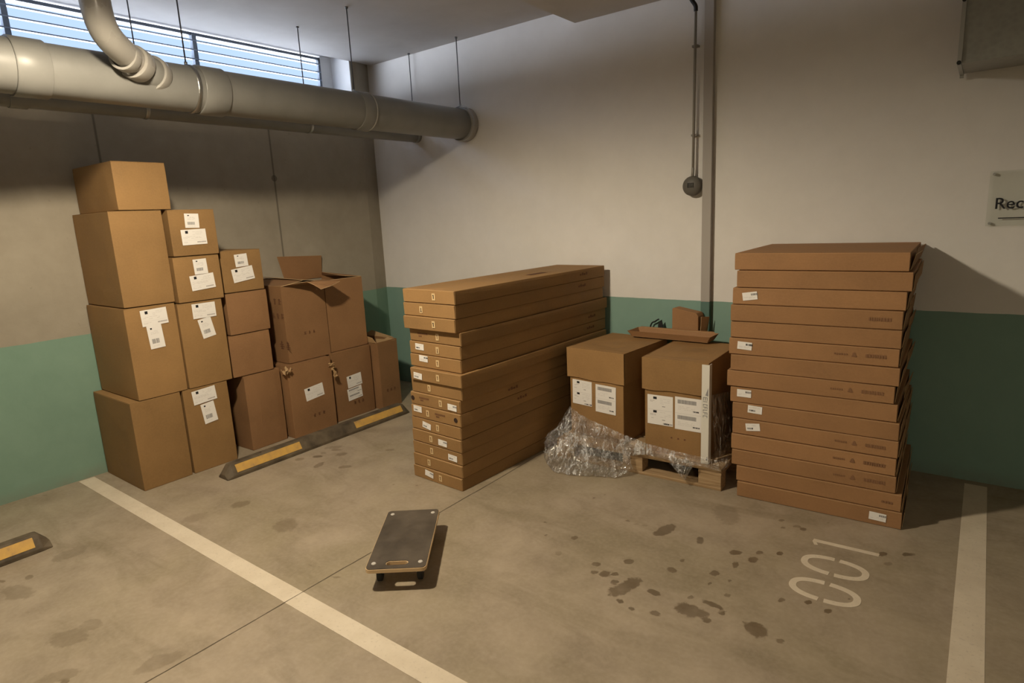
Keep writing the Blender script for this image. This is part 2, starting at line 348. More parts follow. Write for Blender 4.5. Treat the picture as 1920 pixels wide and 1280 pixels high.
# ---------------------------------------------------------------- the room
H = 3.347
def axis_steps(a, b, fa, fb, fine, coarse):
    v = list(np.arange(a, fa, coarse)) + list(np.arange(fa, fb, fine)) + list(np.arange(fb, b, coarse)) + [b]
    return np.array(sorted(set(np.round(v, 4))))
STAINS = [(3.892,-1.57,0.033,0.074,0.025,-0.037,1.0),(3.878,-1.643,0.012,0.007,0.006,-0.013,1.0),(4.094,-1.578,0.019,0.012,0.014,-0.038,1.0),(3.67,-1.586,0.013,0.008,0.007,-0.012,0.8),(3.725,-1.598,0.012,0.008,0.005,-0.01,0.4),(3.777,-1.583,0.015,0.009,0.005,-0.011,0.4),(3.273,-1.852,0.01,0.007,0.007,-0.011,0.8),(3.255,-1.939,0.007,0.004,0.006,-0.009,0.7),(3.362,-1.974,0.012,0.008,0.008,-0.012,0.8),(3.509,-1.914,0.016,0.01,0.009,-0.016,0.9),(3.521,-2.094,0.014,0.009,0.011,-0.018,0.4),(3.355,-1.434,0.012,0.007,0.007,-0.011,0.8),(3.394,-1.361,0.009,0.005,0.005,-0.009,0.7),(3.565,-1.616,0.008,0.005,0.004,-0.007,0.6),(4.292,-1.598,0.029,0.012,0.006,-0.025,1.0),(4.39,-1.535,0.016,0.01,0.005,-0.019,1.0),(4.382,-1.616,0.024,0.016,0.008,-0.027,1.0),(4.324,-1.717,0.017,-0.007,0.001,-0.034,1.0),(4.479,-1.488,0.015,0.01,0.005,-0.02,1.0),(4.09,-1.815,0.011,0.007,0.006,-0.013,0.9),(4.145,-1.756,0.006,0.004,0.002,-0.007,0.6),(4.079,-1.924,0.025,0.002,0.007,-0.026,1.0),(4.265,-1.837,0.019,0.012,0.009,-0.024,1.0),(4.279,-1.933,0.011,0.008,0.005,-0.014,0.9),(4.343,-1.861,0.01,0.006,0.005,-0.015,0.9),(4.373,-1.977,0.014,0.01,0.005,-0.018,0.7),(4.241,-2.083,0.014,0.01,0.006,-0.015,0.8),(3.866,-1.967,0.022,0.014,0.01,-0.021,1.0),(3.74,-2.079,0.022,0.01,0.009,-0.018,1.0),(3.765,-2.151,0.015,0.01,0.009,-0.014,0.9),(3.818,-2.134,0.021,0.014,0.012,-0.023,1.0),(3.861,-2.104,0.014,0.009,0.008,-0.016,1.0),(3.891,-2.168,0.016,0.01,0.009,-0.017,0.9),(3.955,-2.17,0.03,0.096,0.03,-0.031,1.0),(3.935,-2.218,0.034,0.021,0.016,-0.03,1.0),(4.089,-2.143,0.033,-0.001,0.005,-0.021,1.0),(3.982,-2.288,0.019,0.0,0.005,-0.018,1.0),(4.052,-2.31,0.016,0.004,0.006,-0.016,0.9),(4.156,-2.281,0.026,0.004,0.005,-0.021,1.0),(4.272,-2.177,0.073,0.004,0.008,-0.044,1.0),(4.328,-2.176,0.023,0.016,0.008,-0.022,1.0),(4.343,-2.086,0.05,-0.004,0.002,-0.019,1.0),(4.393,-2.121,0.016,-0.0,0.002,-0.017,1.0),(4.361,-2.203,0.017,0.005,0.004,-0.016,1.0),(4.552,-2.155,0.048,-0.013,0.0,-0.047,1.0),(4.651,-2.169,0.018,0.002,0.002,-0.017,0.9),(4.586,-1.886,0.015,0.01,0.004,-0.018,0.9),(4.686,-1.837,0.015,0.01,0.004,-0.017,1.0),(4.771,-1.859,0.015,0.01,0.004,-0.02,1.0),(4.827,-1.714,0.007,0.005,0.002,-0.014,0.9),(4.904,-1.219,0.015,0.01,0.003,-0.024,1.0),(4.999,-1.164,0.016,0.01,0.002,-0.02,1.0),(5.029,-1.149,0.012,0.008,0.001,-0.013,0.6),(4.937,-1.306,0.017,0.011,0.002,-0.019,0.5),(4.399,-1.125,0.015,0.01,0.004,-0.015,0.7),(4.425,-1.205,0.013,0.008,0.003,-0.014,0.7),(4.481,-1.154,0.014,0.009,0.003,-0.014,0.6),(4.52,-1.168,0.016,0.01,0.005,-0.022,0.9),(4.115,-1.212,0.08,-0.018,0.017,-0.104,0.35),(4.62,-1.016,0.01,0.007,0.002,-0.01,0.4),(1.177,-1.927,0.029,0.027,0.023,-0.015,1.0),(1.336,-2.024,-0.006,0.052,0.032,-0.016,0.7),(1.543,-1.944,0.037,0.035,0.023,-0.017,0.7),(1.121,-1.735,0.05,0.049,0.027,-0.019,0.4),(1.573,-1.703,0.016,0.144,0.035,-0.023,0.5),(1.31,-1.801,0.024,0.039,0.03,-0.02,0.6),(1.101,-2.037,0.019,0.031,0.026,-0.016,0.5),(1.571,-1.538,0.028,0.027,0.02,-0.017,0.5),(1.199,-1.755,0.043,0.025,0.018,-0.014,0.6),(2.097,-1.972,0.007,0.004,0.01,-0.009,0.8),(2.246,-1.893,0.008,0.005,0.009,-0.009,0.9),(1.154,-1.855,0.022,0.012,0.018,-0.014,0.5),(1.443,-2.714,0.021,0.06,0.041,-0.018,0.5),(1.373,-2.971,0.026,0.073,0.053,-0.02,0.3),(1.277,-3.808,0.006,0.017,0.026,-0.005,0.7),(1.198,-3.904,0.017,0.011,0.019,-0.004,0.8),(1.201,-3.363,-0.004,0.135,0.091,-0.021,0.45),(1.182,-3.586,0.006,0.08,0.062,-0.013,0.4),(1.961,-2.71,0.041,0.056,0.076,-0.042,0.45),(2.054,-3.876,0.033,0.062,0.072,-0.014,0.45),(2.035,-3.771,0.027,0.034,0.049,-0.013,0.35),(1.398,-3.89,0.082,0.053,0.08,-0.02,0.4),(2.172,-3.404,0.129,0.046,0.14,-0.081,0.25),(2.573,-3.704,0.032,0.087,0.045,-0.012,0.35),(2.302,-3.985,0.037,0.064,0.04,-0.007,0.4),(2.493,-2.896,0.042,0.013,0.005,-0.004,0.5),(2.36,-3.984,0.019,0.013,0.012,-0.004,0.8),(0.076,-3.397,0.017,0.01,0.014,-0.004,0.8),(2.689,-2.896,0.024,0.015,0.008,-0.006,0.5)]
def make_floor():
    xs = axis_steps(-.1, 9, -.1, 5.6, .018, .3); ys = axis_steps(-9, 0.02, -4.0, 0.0, .018, .3)
    X, Y = np.meshgrid(xs, ys); nx, ny = len(xs), len(ys)
    co = np.stack([X.ravel(), Y.ravel(), np.zeros(X.size)], 1)
    i = np.arange((nx-1)*(ny-1)); r = i//(nx-1); c = i % (nx-1); a = r*nx+c
    fc = np.stack([a, a+1, a+nx+1, a+nx], 1)
    me = bpy.data.meshes.new('floor'); me.from_pydata(co.tolist(), [], fc.tolist())
    F = np.full(X.size, -1.); G = np.zeros(X.size); D = np.zeros(X.size); x, y = co[:, 0], co[:, 1]
    for cx, cy, ux, uy, vx, vy, s in STAINS:
        det = ux*vy-uy*vx; dx, dy = x-cx, y-cy
        p = (dx*vy-dy*vx)/det; q = (ux*dy-uy*dx)/det; d = np.sqrt(p*p+q*q); ins = d < 2.6
        f = (1.12-d)
        if math.hypot(ux, uy) < .11 or s >= .9:
            k = ins & (f > F); F[k] = f[k]; G[k] = s
        else:
            D[ins] = np.maximum(D[ins], np.exp(-(d[ins]/1.1)**2)*s*1.1)
    at = me.attributes.new('stain', 'FLOAT_VECTOR', 'POINT')
    at.data.foreach_set('vector', np.stack([F, G, D], 1).astype(np.float32).ravel())
    me.materials.append(M['floor']); o = bpy.data.objects.new('floor', me); C.objects.link(o); o['kind'] = 'structure'
make_floor()

# left wall: concrete, louvred openings under the ceiling, a splayed strip in the corner
bm = bmesh.new(); SILL = 2.93; OPEN = ((-3.25, -.27), (-6.9, -3.75)); RT = 3.42
box(bm, -.34, 0, -9, -.2, -.02, SILL)
ys = [-9, -6.9, -3.75, -3.25, -.27, -.2]
for a, b in ((-9, -6.9), (-3.75, -3.25), (-.27, -.2)): box(bm, -.34, 0, a, b, SILL, RT+.1)
prism(bm, [(0, -.2), (-.06, 0), (-.06, .1), (-.34, .1), (-.34, -.2)], -.02, RT+.1)
struct('wall_left', bm, 'wall_conc')
for k, (a, b) in enumerate(OPEN):      # painted reveal of each opening
    bm = bmesh.new()
    box(bm, -.335, -.001, b-.012, b, SILL, RT); box(bm, -.335, -.001, a, a+.012, SILL, RT)
    box(bm, -.335, -.001, a+.012, b-.012, SILL, SILL+.012); struct('trim_%d' % (k+1), bm, 'reveal')
bm = bmesh.new(); box(bm, -.06, 9.1, 0, .2, -.02, H+.2); struct('wall_back', bm, 'wall_white')
bm = bmesh.new(); box(bm, 9, 9.2, -9, 0, -.02, H+.2); struct('wall_right', bm, 'wall_white')
bm = bmesh.new(); box(bm, -.3, 9.2, -9.2, -9, -.02, H+.2); struct('wall_front', bm, 'wall_white')
bm = bmesh.new(); pf = [(-.001, H), (2.252, H), (2.445, 3.238), (9.1, 3.238), (9.1, H+.4), (-.001, H+.4)]
a = [bm.verts.new((x, -9.1, z)) for x, z in pf]; b = [bm.verts.new((x, .05, z)) for x, z in pf]
bm.faces.new(a); bm.faces.new(b[::-1])
for i in range(6): bm.faces.new((a[i], b[i], b[(i+1) % 6], a[(i+1) % 6]))
box(bm, -.5, -.001, -9.1, .05, RT, H+.4)
struct('ceiling', bm, 'ceiling')

# louvred windows
def louver(idx, y0, y1, parts):
    t = thing('window_%d' % idx, (-.30, (y0+y1)/2, SILL+.012)); t['kind'] = 'structure'
    yo = (y0+y1)/2; zb = 0; zt = 3.395-SILL-.012
    bm = bmesh.new(); box(bm, -.02, .02, y0-yo, y1-yo, zt-.014, zt+.011); box(bm, -.02, .02, y0-yo, y1-yo, 0, .02)
    for y in [y0+.012, y1-.012]: box(bm, -.02, .02, y-yo-.012, y-yo+.012, 0, zt)
    for y in parts: box(bm, -.025, .03, y-yo-.018, y-yo+.018, 0, zt)
    obj('window_frame', bm, 'louver_dark', t)
    k = 0
    z = .03
    while z < zt-.03:
        bm = bmesh.new(); mt = Matrix.Translation((0, 0, z)) @ Matrix.Rotation(math.radians(4), 4, 'Y')
        box(bm, -.034, .034, y0-yo+.01, y1-yo-.01, -.0015, .0015, mtx=mt)
        box(bm, .030, .034, y0-yo+.01, y1-yo-.01, -.006, .003, mtx=mt)
        obj('louver_blade', bm, 'louver', t); z += .074
louver(1, -3.24, -.415, [-1.68, -2.98]); louver(2, -6.88, -3.77, [-5.3])
bm = bmesh.new(); box(bm, -.335, -.285, -.415, -.282, SILL+.012, RT); struct('trim_3', bm, 'reveal')

# painted floor marks, control joint
def flat(name, polys, m, z=.0012):
    bm = bmesh.new()
    for P in polys: prism(bm, P, .0002, z)
    return obj(name, bm, m)
tag(flat('painted_line', [[(0.02, -3.169), (8.9, -3.169), (8.9, -3.068), (0.02, -3.068)]], 'paint'), 'long white painted line running from the left wall past the tall cartons', 'floor marking')
tag(flat('painted_line', [[(5.207, -5.2), (5.319, -5.2), (5.319, -.06), (5.207, -.06)]], 'paint'), 'white painted bay line at right, starting in the shadow beside the tall flat carton stack', 'floor marking')
bm = bmesh.new(); rr = random.Random(3); yv = np.linspace(-8.9, -.03, 160)
L = [2.656+.0018*math.sin(7*y)+rr.uniform(-.0012, .0012) for y in yv]
for i in range(159):
    if -1.78 < yv[i] and L[i] < 2.6: continue
    wd = .0022+rr.uniform(-.0008, .0012)
    f = quad(bm, [(L[i]-wd, yv[i], .0016), (L[i]+wd, yv[i], .0016), (L[i+1]+wd, yv[i+1], .0016), (L[i+1]-wd, yv[i+1], .0016)])
struct('trim_4', bm, 'joint')

# bay number 001, stencilled, read with its top towards the left wall
def ring_half(cx, cy, a, b, w, side, n=22):
    out = []; g = .10
    t0, t1 = (math.pi/2+g*.55, 3*math.pi/2-g*.55) if side < 0 else (-math.pi/2+g*.55, math.pi/2-g*.55)
    P = []; Q = []
    for k in range(n+1):
        t = t0+(t1-t0)*k/n; c, s = math.cos(t), math.sin(t)
        c = math.copysign(abs(c)**.85, c); s = math.copysign(abs(s)**.85, s)
        P.append((cx+a*c, cy+b*s)); Q.append((cx+(a-w)*c, cy+(b-w)*s))
    return [[P[i], P[i+1], Q[i+1], Q[i]] if side < 0 else [P[i], P[i+1], Q[i+1], Q[i]] for i in range(n)]
num = thing('bay_number', (4.73, -1.51, 0), 0, 'white stencilled bay number 001 painted on the concrete floor', 'floor marking')
def digit(*strokes):
    d = bpy.data.objects.new('digit', None); C.objects.link(d); d.parent = num
    for polys in strokes:
        bm = bmesh.new()
        for P in polys: prism(bm, [(x-4.73, y+1.51) for x, y in P], .0003, .0013)
        bmesh.ops.remove_doubles(bm, verts=bm.verts[:], dist=.0001)
        obj('stroke', bm, 'paint', d)
    return d
for cx, cy in ((4.729, -1.716), (4.729, -1.478)):
    digit(ring_half(cx, cy, .150, .088, .031, -1), ring_half(cx, cy, .150, .088, .031, 1))
digit([[(4.588, -1.274), (4.890, -1.260), (4.892, -1.230), (4.590, -1.244)], [(4.5885, -1.2725), (4.606, -1.2715), (4.620, -1.300), (4.604, -1.306)]])

# ---------------------------------------------------------------- wheel stops
def wheel_stop(y0, y1, label, x0=.86, x1=1.0):
    yc = (y0+y1)/2; t = thing('wheel_stop', ((x0+x1)/2, yc, 0), 0, label, 'wheel stop', 'rubber wheel stops in front of the left wall')
    L = y1-y0; hw = (x1-x0)/2; sec = [(-hw, 0), (hw, 0), (hw, .022), (hw-.045, .098), (-hw+.035, .098), (-hw, .03)]
    bm = bmesh.new(); R = []
    for y, k, zs in ((-L/2, 1, .35), (-L/2+.05, 1, .97), (-L/2+.07, 1, 1), (L/2-.07, 1, 1), (L/2-.05, 1, .97), (L/2, 1, .35)):
        ins = .012 if zs < .5 else 0
        R.append([bm.verts.new((x*(1-ins*8*(abs(y) > L/2-.01)), y, z*zs)) for x, z in sec])
    for i in range(5):
        for k in range(6): bm.faces.new((R[i][k], R[i][(k+1) % 6], R[i+1][(k+1) % 6], R[i+1][k]))
    bm.faces.new(R[0][::-1]); bm.faces.new(R[-1])
    bevel(bm, .004, 2)
    obj('stop_body', bm, 'stop', t)
    # reflective yellow panels on the slope facing the bay
    p0 = Vector((hw-.0085, 0, .036)); p1 = Vector((hw-.039, 0, .0875)); nrm = Vector((.86, 0, .5)).normalized()*.0025
    n = 3; seg = (L-.16)/n
    for k in range(n):
        if k == 1: continue
        a, b = -L/2+.08+k*seg, -L/2+.08+(k+1)*seg
        bm = bmesh.new(); vs = []
        for o in (0, 1):
            for p, y in ((p0, a), (p0, b), (p1, b), (p1, a)): vs.append(bm.verts.new((p.x+nrm.x*o, y, p.z+nrm.z*o)))
        for f in ((0,1,2,3),(7,6,5,4),(0,4,5,1),(1,5,6,2),(2,6,7,3),(3,7,4,0)): bm.faces.new([vs[i] for i in f])
        obj('reflective_panel', bm, 'yellow', t)
    for y in (-L/2+.3, L/2-.3):
        bm = bmesh.new(); bmesh.ops.create_cone(bm, cap_ends=True, segments=16, radius1=.012, radius2=.012, depth=.004, matrix=Matrix.Translation((-.005, y, .1)))
        obj('bolt', bm, 'metal', t)
    return t
wheel_stop(-2.56, -.78, 'black and yellow rubber wheel stop on the floor before the tall cartons', .872, 1.012)
wheel_stop(-5.43, -3.62, 'black and yellow rubber wheel stop at the left picture edge, nothing standing behind it', .872, 1.012)

# ---------------------------------------------------------------- paper labels
def lab_box(bm, x0, x1, y0, y1, mi, z=.0006): box(bm, x0, x1, y0, y1, .0003, z, mi)
LM = ['paper', 'ink', 'ink_grey', 'ink_faint', 'ink_mid']
def text_rows(bm, x0, x1, y0, y1, n, mi, r):
    for k in range(n):
        y = y1-(k+.5)*(y1-y0)/n; x = x0
        while x < x1-.01:
            q = min(x+r.uniform(.008, .028), x1)
            if r.random() < .75: lab_box(bm, x, q, y-.0012, y+.0012, mi)
            x = q+.004
def label_mesh(style, w, h, seed=0):
    r = random.Random(seed); bm = bmesh.new(); box(bm, -w/2, w/2, -h/2, h/2, 0, .0004, 0)
    if style == 'small':       # narrow label: dot, faint lines, barcode
        lab_box(bm, -w*.28, -w*.16, h*.33, h*.40, 1); text_rows(bm, -w*.3, w*.25, h*.05, h*.28, 4, 3, r)
        x = -w*.32
        while x < w*.18:
            q = x+r.choice((.0015, .003, .0045)); lab_box(bm, x, min(q, w*.18), -h*.28, -h*.08, 2); x = q+r.choice((.001, .002))
        text_rows(bm, -w*.3, w*.2, -h*.42, -h*.34, 1, 3, r)
    elif style == 'wide':      # wide label: black square, faint lines, grey word at bottom right
        lab_box(bm, -w*.33, -w*.22, h*.24, h*.42, 1); text_rows(bm, -w*.05, w*.35, h*.12, h*.38, 3, 3, r)
        text_rows(bm, -w*.44, w*.30, -h*.1, h*.08, 3, 3, r); lab_box(bm, -w*.44, w*.44, -h*.205, -h*.195, 3)
        text_rows(bm, -w*.44, -w*.1, -h*.38, -h*.27, 2, 3, r)
        x = w*.10
        while x < w*.42:
            q = x+r.uniform(.004, .01); lab_box(bm, x, q, -h*.38, -h*.30, 4); x = q+.0015
    elif style == 'code':      # two blocks with black squares
        for o in (0, -.46):
            lab_box(bm, -w*.27, -w*.13, h*(.36+o), h*(.44+o), 1); text_rows(bm, -w*.40, -w*.16, h*(.26+o), h*(.33+o), 2, 4, r)
            text_rows(bm, 0, w*.42, h*(.2+o), h*(.42+o), 4, 3, r); text_rows(bm, -w*.42, -w*.25, h*(.14+o), h*(.2+o), 1, 4, r)
            lab_box(bm, w*.08, w*.2, h*(.12+o), h*(.15+o), 4)
        lab_box(bm, -w*.47, w*.47, -.001, .001, 3)
        x = w*.12
        while x < w*.46:
            q = x+r.uniform(.005, .012); lab_box(bm, x, q, -h*.47, -h*.42, 1 if r.random() < .4 else 4); x = q+.0015
    elif style == 'ship':      # two halves with a wide grey bar code band each
        for o in (0, -.48):
            x = -w*.40
            while x < w*.30:
                q = x+r.choice((.0015, .003, .004)); lab_box(bm, x, min(q, w*.3), h*(.30+o), h*(.42+o), 2); x = q+.0008
            text_rows(bm, -w*.38, w*.25, h*(.1+o), h*(.24+o), 3, 3, r)
            x = w*.18
            while x < w*.40:
                q = x+r.uniform(.005, .01); lab_box(bm, x, q, h*(.08+o), h*(.12+o), 1 if r.random() < .5 else 2); x = q+.001
        lab_box(bm, -w*.48, w*.48, -h*.005, h*.005, 3)
    elif style == 'tag':       # little white tag with a smudge of print
        k = -1 if seed % 3 else 1
        x = -w*.40*(1 if k < 0 else -.2)
        e = x+w*.42
        while x < e:
            q = x+r.uniform(.003, .008); lab_box(bm, x, q, h*(-.28 if k < 0 else .05), h*(-.06 if k < 0 else .30), 2 if r.random() < .7 else 1); x = q+.0012
        text_rows(bm, -w*.4, w*.35, h*.12 if k < 0 else -h*.3, h*.36 if k < 0 else -h*.05, 2, 3, r)
    return bm
FX = Matrix(((0, 0, 1, 0), (1, 0, 0, 0), (0, 1, 0, 0), (0, 0, 0, 1)))       # local x->+y, y->+z, out->+x
FY = Matrix(((1, 0, 0, 0), (0, 0, -1, 0), (0, 1, 0, 0), (0, 0, 0, 1)))      # local x->+x, y->+z, out->-y
def put_label(parent, face, style, a, z, out, w, h, rot=0, seed=0, name='shipping_label'):
    bm = label_mesh(style, w, h, seed); o = obj(name, bm, LM, parent)
    pos = Vector((out, a, z)) if face is FX else Vector((a, -out, z))
    o.matrix_local = Matrix.Translation(pos) @ face @ Matrix.Rotation(math.radians(rot), 4, 'Z')
    return o
def put_mark(parent, face, rects, a, z, out, m, rot=0, name='printed_mark', t=.0005):
    bm = bmesh.new()
    for x0, x1, y0, y1 in rects: box(bm, x0, x1, y0, y1, 0, t)
    o = obj(name, bm, m, parent); pos = Vector((out, a, z)) if face is FX else Vector((a, -out, z))
    o.matrix_local = Matrix.Translation(pos) @ face @ Matrix.Rotation(math.radians(rot), 4, 'Z'); return o

# ---------------------------------------------------------------- tall cartons by the left wall
GRP = 'tall cartons stacked against the left wall'
def slab(name, pts, th, m, parent, edge='card_edge'):
    """a cardboard flap: polygon pts (3D, roughly planar) with thickness"""
    P = [Vector(p) for p in pts]; n = (P[1]-P[0]).cross(P[-1]-P[0]).normalized()*th
    bm = bmesh.new(); a = [bm.verts.new(p) for p in P]; b = [bm.verts.new(p+n) for p in P]
    bm.faces.new(a[::-1]); bm.faces.new(b); k = len(P)
    for i in range(k): bm.faces.new((a[i], a[(i+1) % k], b[(i+1) % k], b[i])).material_index = 1
    return obj(name, bm, [m, edge], parent)
def carton(label, xf, y0, y1, z0, z1, depth=.64, rz=0, m='card', labels=(), seed=0, open_top=False, bulge=.0035, group=GRP):
    cx, cy = xf-depth/2, (y0+y1)/2
    t = thing('open_carton' if open_top else 'carton', (cx, cy, z0), math.radians(rz), label, 'cardboard box', group)
    w, h = y1-y0, z1-z0
    if not open_top:
        obj('box_body', soft_box(depth, w, h-.004, bulge, 5, seed), m, t)
        for s in (-1, 1):      # the two outer top flaps meet in the middle, a hair proud of the body
            bm = bmesh.new(); r = random.Random(seed+s)
            box(bm, -depth/2+.002, depth/2-.002, *(sorted((s*.002, s*(w/2-.003)))), 0, .003)
            o = obj('top_flap', bm, m, t, (0, 0, h-.0045)); 
    else:
        bm = bmesh.new(); th = .004; dx, dy = depth/2, w/2
        out = [(-dx, -dy), (dx, -dy), (dx, dy), (-dx, dy)]; inn = [(-dx+th, -dy+th), (dx-th, -dy+th), (dx-th, dy-th), (-dx+th, dy-th)]
        for i in range(4):
            j = (i+1) % 4
            P = [out[i], out[j], inn[j], inn[i]]; prism(bm, P, 0, h)
        box(bm, -dx+th, dx-th, -dy+th, dy-th, 0, th)
        bmesh.ops.remove_doubles(bm, verts=bm.verts[:], dist=.0001)
        obj('box_body', bm, m, t)
    for (st, yc, zc, lw, lh, rot) in labels:
        put_label(t, FX, st, yc-cy, zc-z0, depth/2+bulge*1.5+.001 if not open_top else depth/2+.001, lw, lh, rot, seed+len(st)+int(zc*10))
    return t
carton('bottom carton of the leftmost column, standing on the floor, no label', .655, -2.975, -2.636, 0, .638, seed=1)
carton('middle carton of the leftmost column, wide label with narrow strip below', .657, -2.915, -2.580, .640, 1.277, seed=2, rz=.3,
       labels=[('wide', -2.731, 1.199, .172, .112, 2), ('small', -2.741, 1.062, .098, .162, 3)])
carton('large plain unlabelled carton directly under the topmost small box', .650, -2.900, -2.565, 1.281, 1.918, seed=3, rz=-.5)
carton('topmost box of all, a blank half-height carton on the leftmost column', .650, -2.842, -2.502, 1.921, 2.235, seed=4, rz=1)
carton('floor carton of the second column from the left, with T-shaped white label', .657, -2.622, -2.285, 0, .638, seed=5, rz=-.3,
       labels=[('wide', -2.472, .569, .174, .105, 4), ('small', -2.455, .432, .100, .155, 6)])
carton('middle tall carton of the second column, label at its very top edge', .662, -2.568, -2.240, .640, 1.262, seed=6, rz=-.2,
       labels=[('wide', -2.385, 1.194, .170, .108, 0), ('small', -2.383, 1.065, .098, .145, 10)])
carton('half-height labelled carton directly under the top carton of the second column', .662, -2.553, -2.218, 1.266, 1.590, seed=7, rz=.4,
       labels=[('small', -2.368, 1.512, .098, .108, 2), ('wide', -2.367, 1.401, .176, .108, 4)])
carton('half-height labelled carton on top of the second column', .662, -2.535, -2.205, 1.594, 1.918, seed=8, rz=-.4,
       labels=[('small', -2.377, 1.838, .100, .100, -2), ('wide', -2.377, 1.724, .176, .108, 1)])
carton('plain floor carton of the third column, turned so its dark left side shows', .602, -2.135, -1.812, 0, .620, depth=.58, seed=9, rz=1.5, m='card_red', bulge=.006)
carton('plain half-height carton lying directly on the floor carton of the third column', .600, -2.196, -1.850, .640-.016, .955, seed=10, rz=-.8, m='card_red')
carton('plain half-height carton just below the labelled top of the third column', .600, -2.183, -1.838, .959, 1.283, seed=11, rz=.8, m='card_red')
carton('half-height carton with two white labels on top of the third column', .600, -2.176, -1.845, 1.287, 1.606, seed=12, rz=0,
       labels=[('small', -2.016, 1.527, .104, .096, 3), ('wide', -2.015, 1.420, .176, .104, 7)])
d1 = carton('floor carton with one tilted white label, torn tape at its upper right corner', .670, -1.775, -1.345, 0, .630, seed=13, rz=-.6, m='card_red', bulge=.003,
       labels=[('wide', -1.547, .357, .184, .112, 6)])
e1 = carton('floor carton carrying two greenish-white labels one above the other', .630, -1.318, -.870, 0, .640, seed=14, rz=.5, m='card_red', bulge=.003,
       labels=[('wide', -1.092, .344, .165, .112, 4), ('ship', -1.099, .224, .165, .112, 4)])
d2 = carton('open carton with its front flap sticking out and throwing a shadow', .605, -1.705, -1.290, .634, 1.285, depth=.62, seed=15, rz=-.6, m='card_red', open_top=True)
e2 = carton('open carton with its back flap upright, in the upper right of the cluster', .600, -1.283, -.868, .644, 1.283, depth=.62, seed=16, rz=.3, m='card_red', open_top=True)
f1 = carton('narrow rightmost open carton with ragged flaps next to the long carton stack', .705, -.852, -.605, 0, .655, depth=.5, seed=17, rz=2, m='card_red', open_top=True)
# flaps (local coordinates of each carton: x out to the front, y along the wall)
def L_(t, pts): mi = t.matrix_basis.inverted() if False else (Matrix.Translation(t.location) @ Matrix.Rotation(t.rotation_euler[2], 4, 'Z')).inverted(); return [mi @ Vector(p) for p in pts]
slab('front_flap', L_(d2, [(.603, -1.70, 1.288), (.603, -1.29, 1.300), (.80, -1.262, 1.287), (.825, -1.375, 1.262), (.805, -1.465, 1.243), (.765, -1.50, 1.285), (.72, -1.535, 1.311), (.66, -1.612, 1.305)]), .004, 'card_red', d2)
slab('side_flap', L_(d2, [(.60, -1.703, 1.287), (-.01, -1.703, 1.287), (.02, -1.48, 1.318), (.58, -1.48, 1.312)]), .004, 'card_red', d2)
slab('side_flap', L_(d2, [(.60, -1.294, 1.287), (-.01, -1.294, 1.287), (.03, -1.52, 1.330), (.58, -1.50, 1.318)]), .004, 'card_red', d2)
slab('back_flap', L_(e2, [(.004, -1.278, 1.262), (.004, -.872, 1.262), (.03, -.872, 1.475), (.03, -1.350, 1.500)]), .004, 'card_red', e2)
slab('side_flap', L_(e2, [(.59, -.868, 1.283), (.0, -.868, 1.283), (.05, -.90, 1.315), (.56, -1.02, 1.300)]), .004, 'card_red', e2)
slab('side_flap', L_(e2, [(.59, -1.280, 1.283), (.0, -1.280, 1.283), (.02, -1.11, 1.220), (.55, -1.10, 1.215)]), .004, 'card_red', e2)
slab('front_flap', L_(e2, [(.60, -1.28, 1.283), (.60, -.870, 1.283), (.46, -.90, 1.18), (.46, -1.25, 1.18)]), .004, 'card_red', e2)
slab('side_flap', L_(f1, [(.70, -.852, .652), (.22, -.845, .652), (.24, -.862, .70), (.45, -.864, .735), (.66, -.86, .70)]), .004, 'card_in', f1)
slab('back_flap', L_(f1, [(.215, -.85, .652), (.215, -.615, .652), (.16, -.60, .735), (.16, -.70, .78), (.17, -.84, .77)]), .004, 'card_in', f1)
slab('front_flap', L_(f1, [(.702, -.845, .652), (.702, -.612, .640), (.62, -.64, .665), (.60, -.73, .625), (.64, -.80, .68)]), .004, 'card_in', f1)
slab('side_flap', L_(f1, [(.69, -.607, .652), (.22, -.607, .652), (.30, -.56, .70), (.62, -.575, .66)]), .004, 'card_in', f1)
# printed marks on the side and front of the open cartons
def bar_marks(t, face, a, z, out, m='print', n=3, sz=.03, seed=0, gap=.018, rot=0):
    r = random.Random(seed)
    for k in range(n):
        x = k*(sz+gap); R = [(x+sz*.35, x+sz*.5, 0, sz)]
        for q in range(4): R.append((x+r.uniform(0, sz*.3), x+sz*r.uniform(.6, 1), q*sz/4, q*sz/4+sz*.13))
        put_mark(t, face, R, a, z, out, m, rot)
bar_marks(d2, FX, -.04, .22, .3115, n=3, sz=.026, seed=3); bar_marks(d1, FX, -.02, .14, .3240, n=3, sz=.028, seed=4); bar_marks(e1, FX, -.03, .12, .3240, n=3, sz=.03, seed=5)
bar_marks(f1, FX, -.06, .16, .2515, n=3, sz=.028, seed=6)
bar_marks(d2, FY, .18, .50, .2085, n=2, sz=.05, seed=7); bar_marks(d2, FY, .14, .38, .2085, n=3, sz=.045, seed=8); bar_marks(d2, FY, .20, .12, .2085, n=2, sz=.07, seed=9)
def crumple(name, parent, loc, s, seed, m='card_edge'):
    bm = bmesh.new(); bmesh.ops.create_grid(bm, x_segments=7, y_segments=7, size=.5)
    for v in bm.verts:
        q = v.co*3+Vector((seed, seed*2, 0)); v.co = Vector((v.co.x*s[0]+noise.noise(q)*s[0]*.3, v.co.y*s[1]+noise.noise(q+Vector((5, 1, 2)))*s[1]*.3, noise.noise(q*1.3)*s[2]*2))
    bmesh.ops.solidify(bm, geom=bm.faces[:], thickness=.0015)
    o = obj(name, bm, m, parent, loc); return o
o = crumple('torn_tape', d1, (.330, -.228, .60), (.07, .055, .03), 3); o = crumple('torn_tape', d1, (.328, .208, .555), (.035, .05, .03), 5, 'card_in'); o.rotation_euler = (0, 1.4, 0)
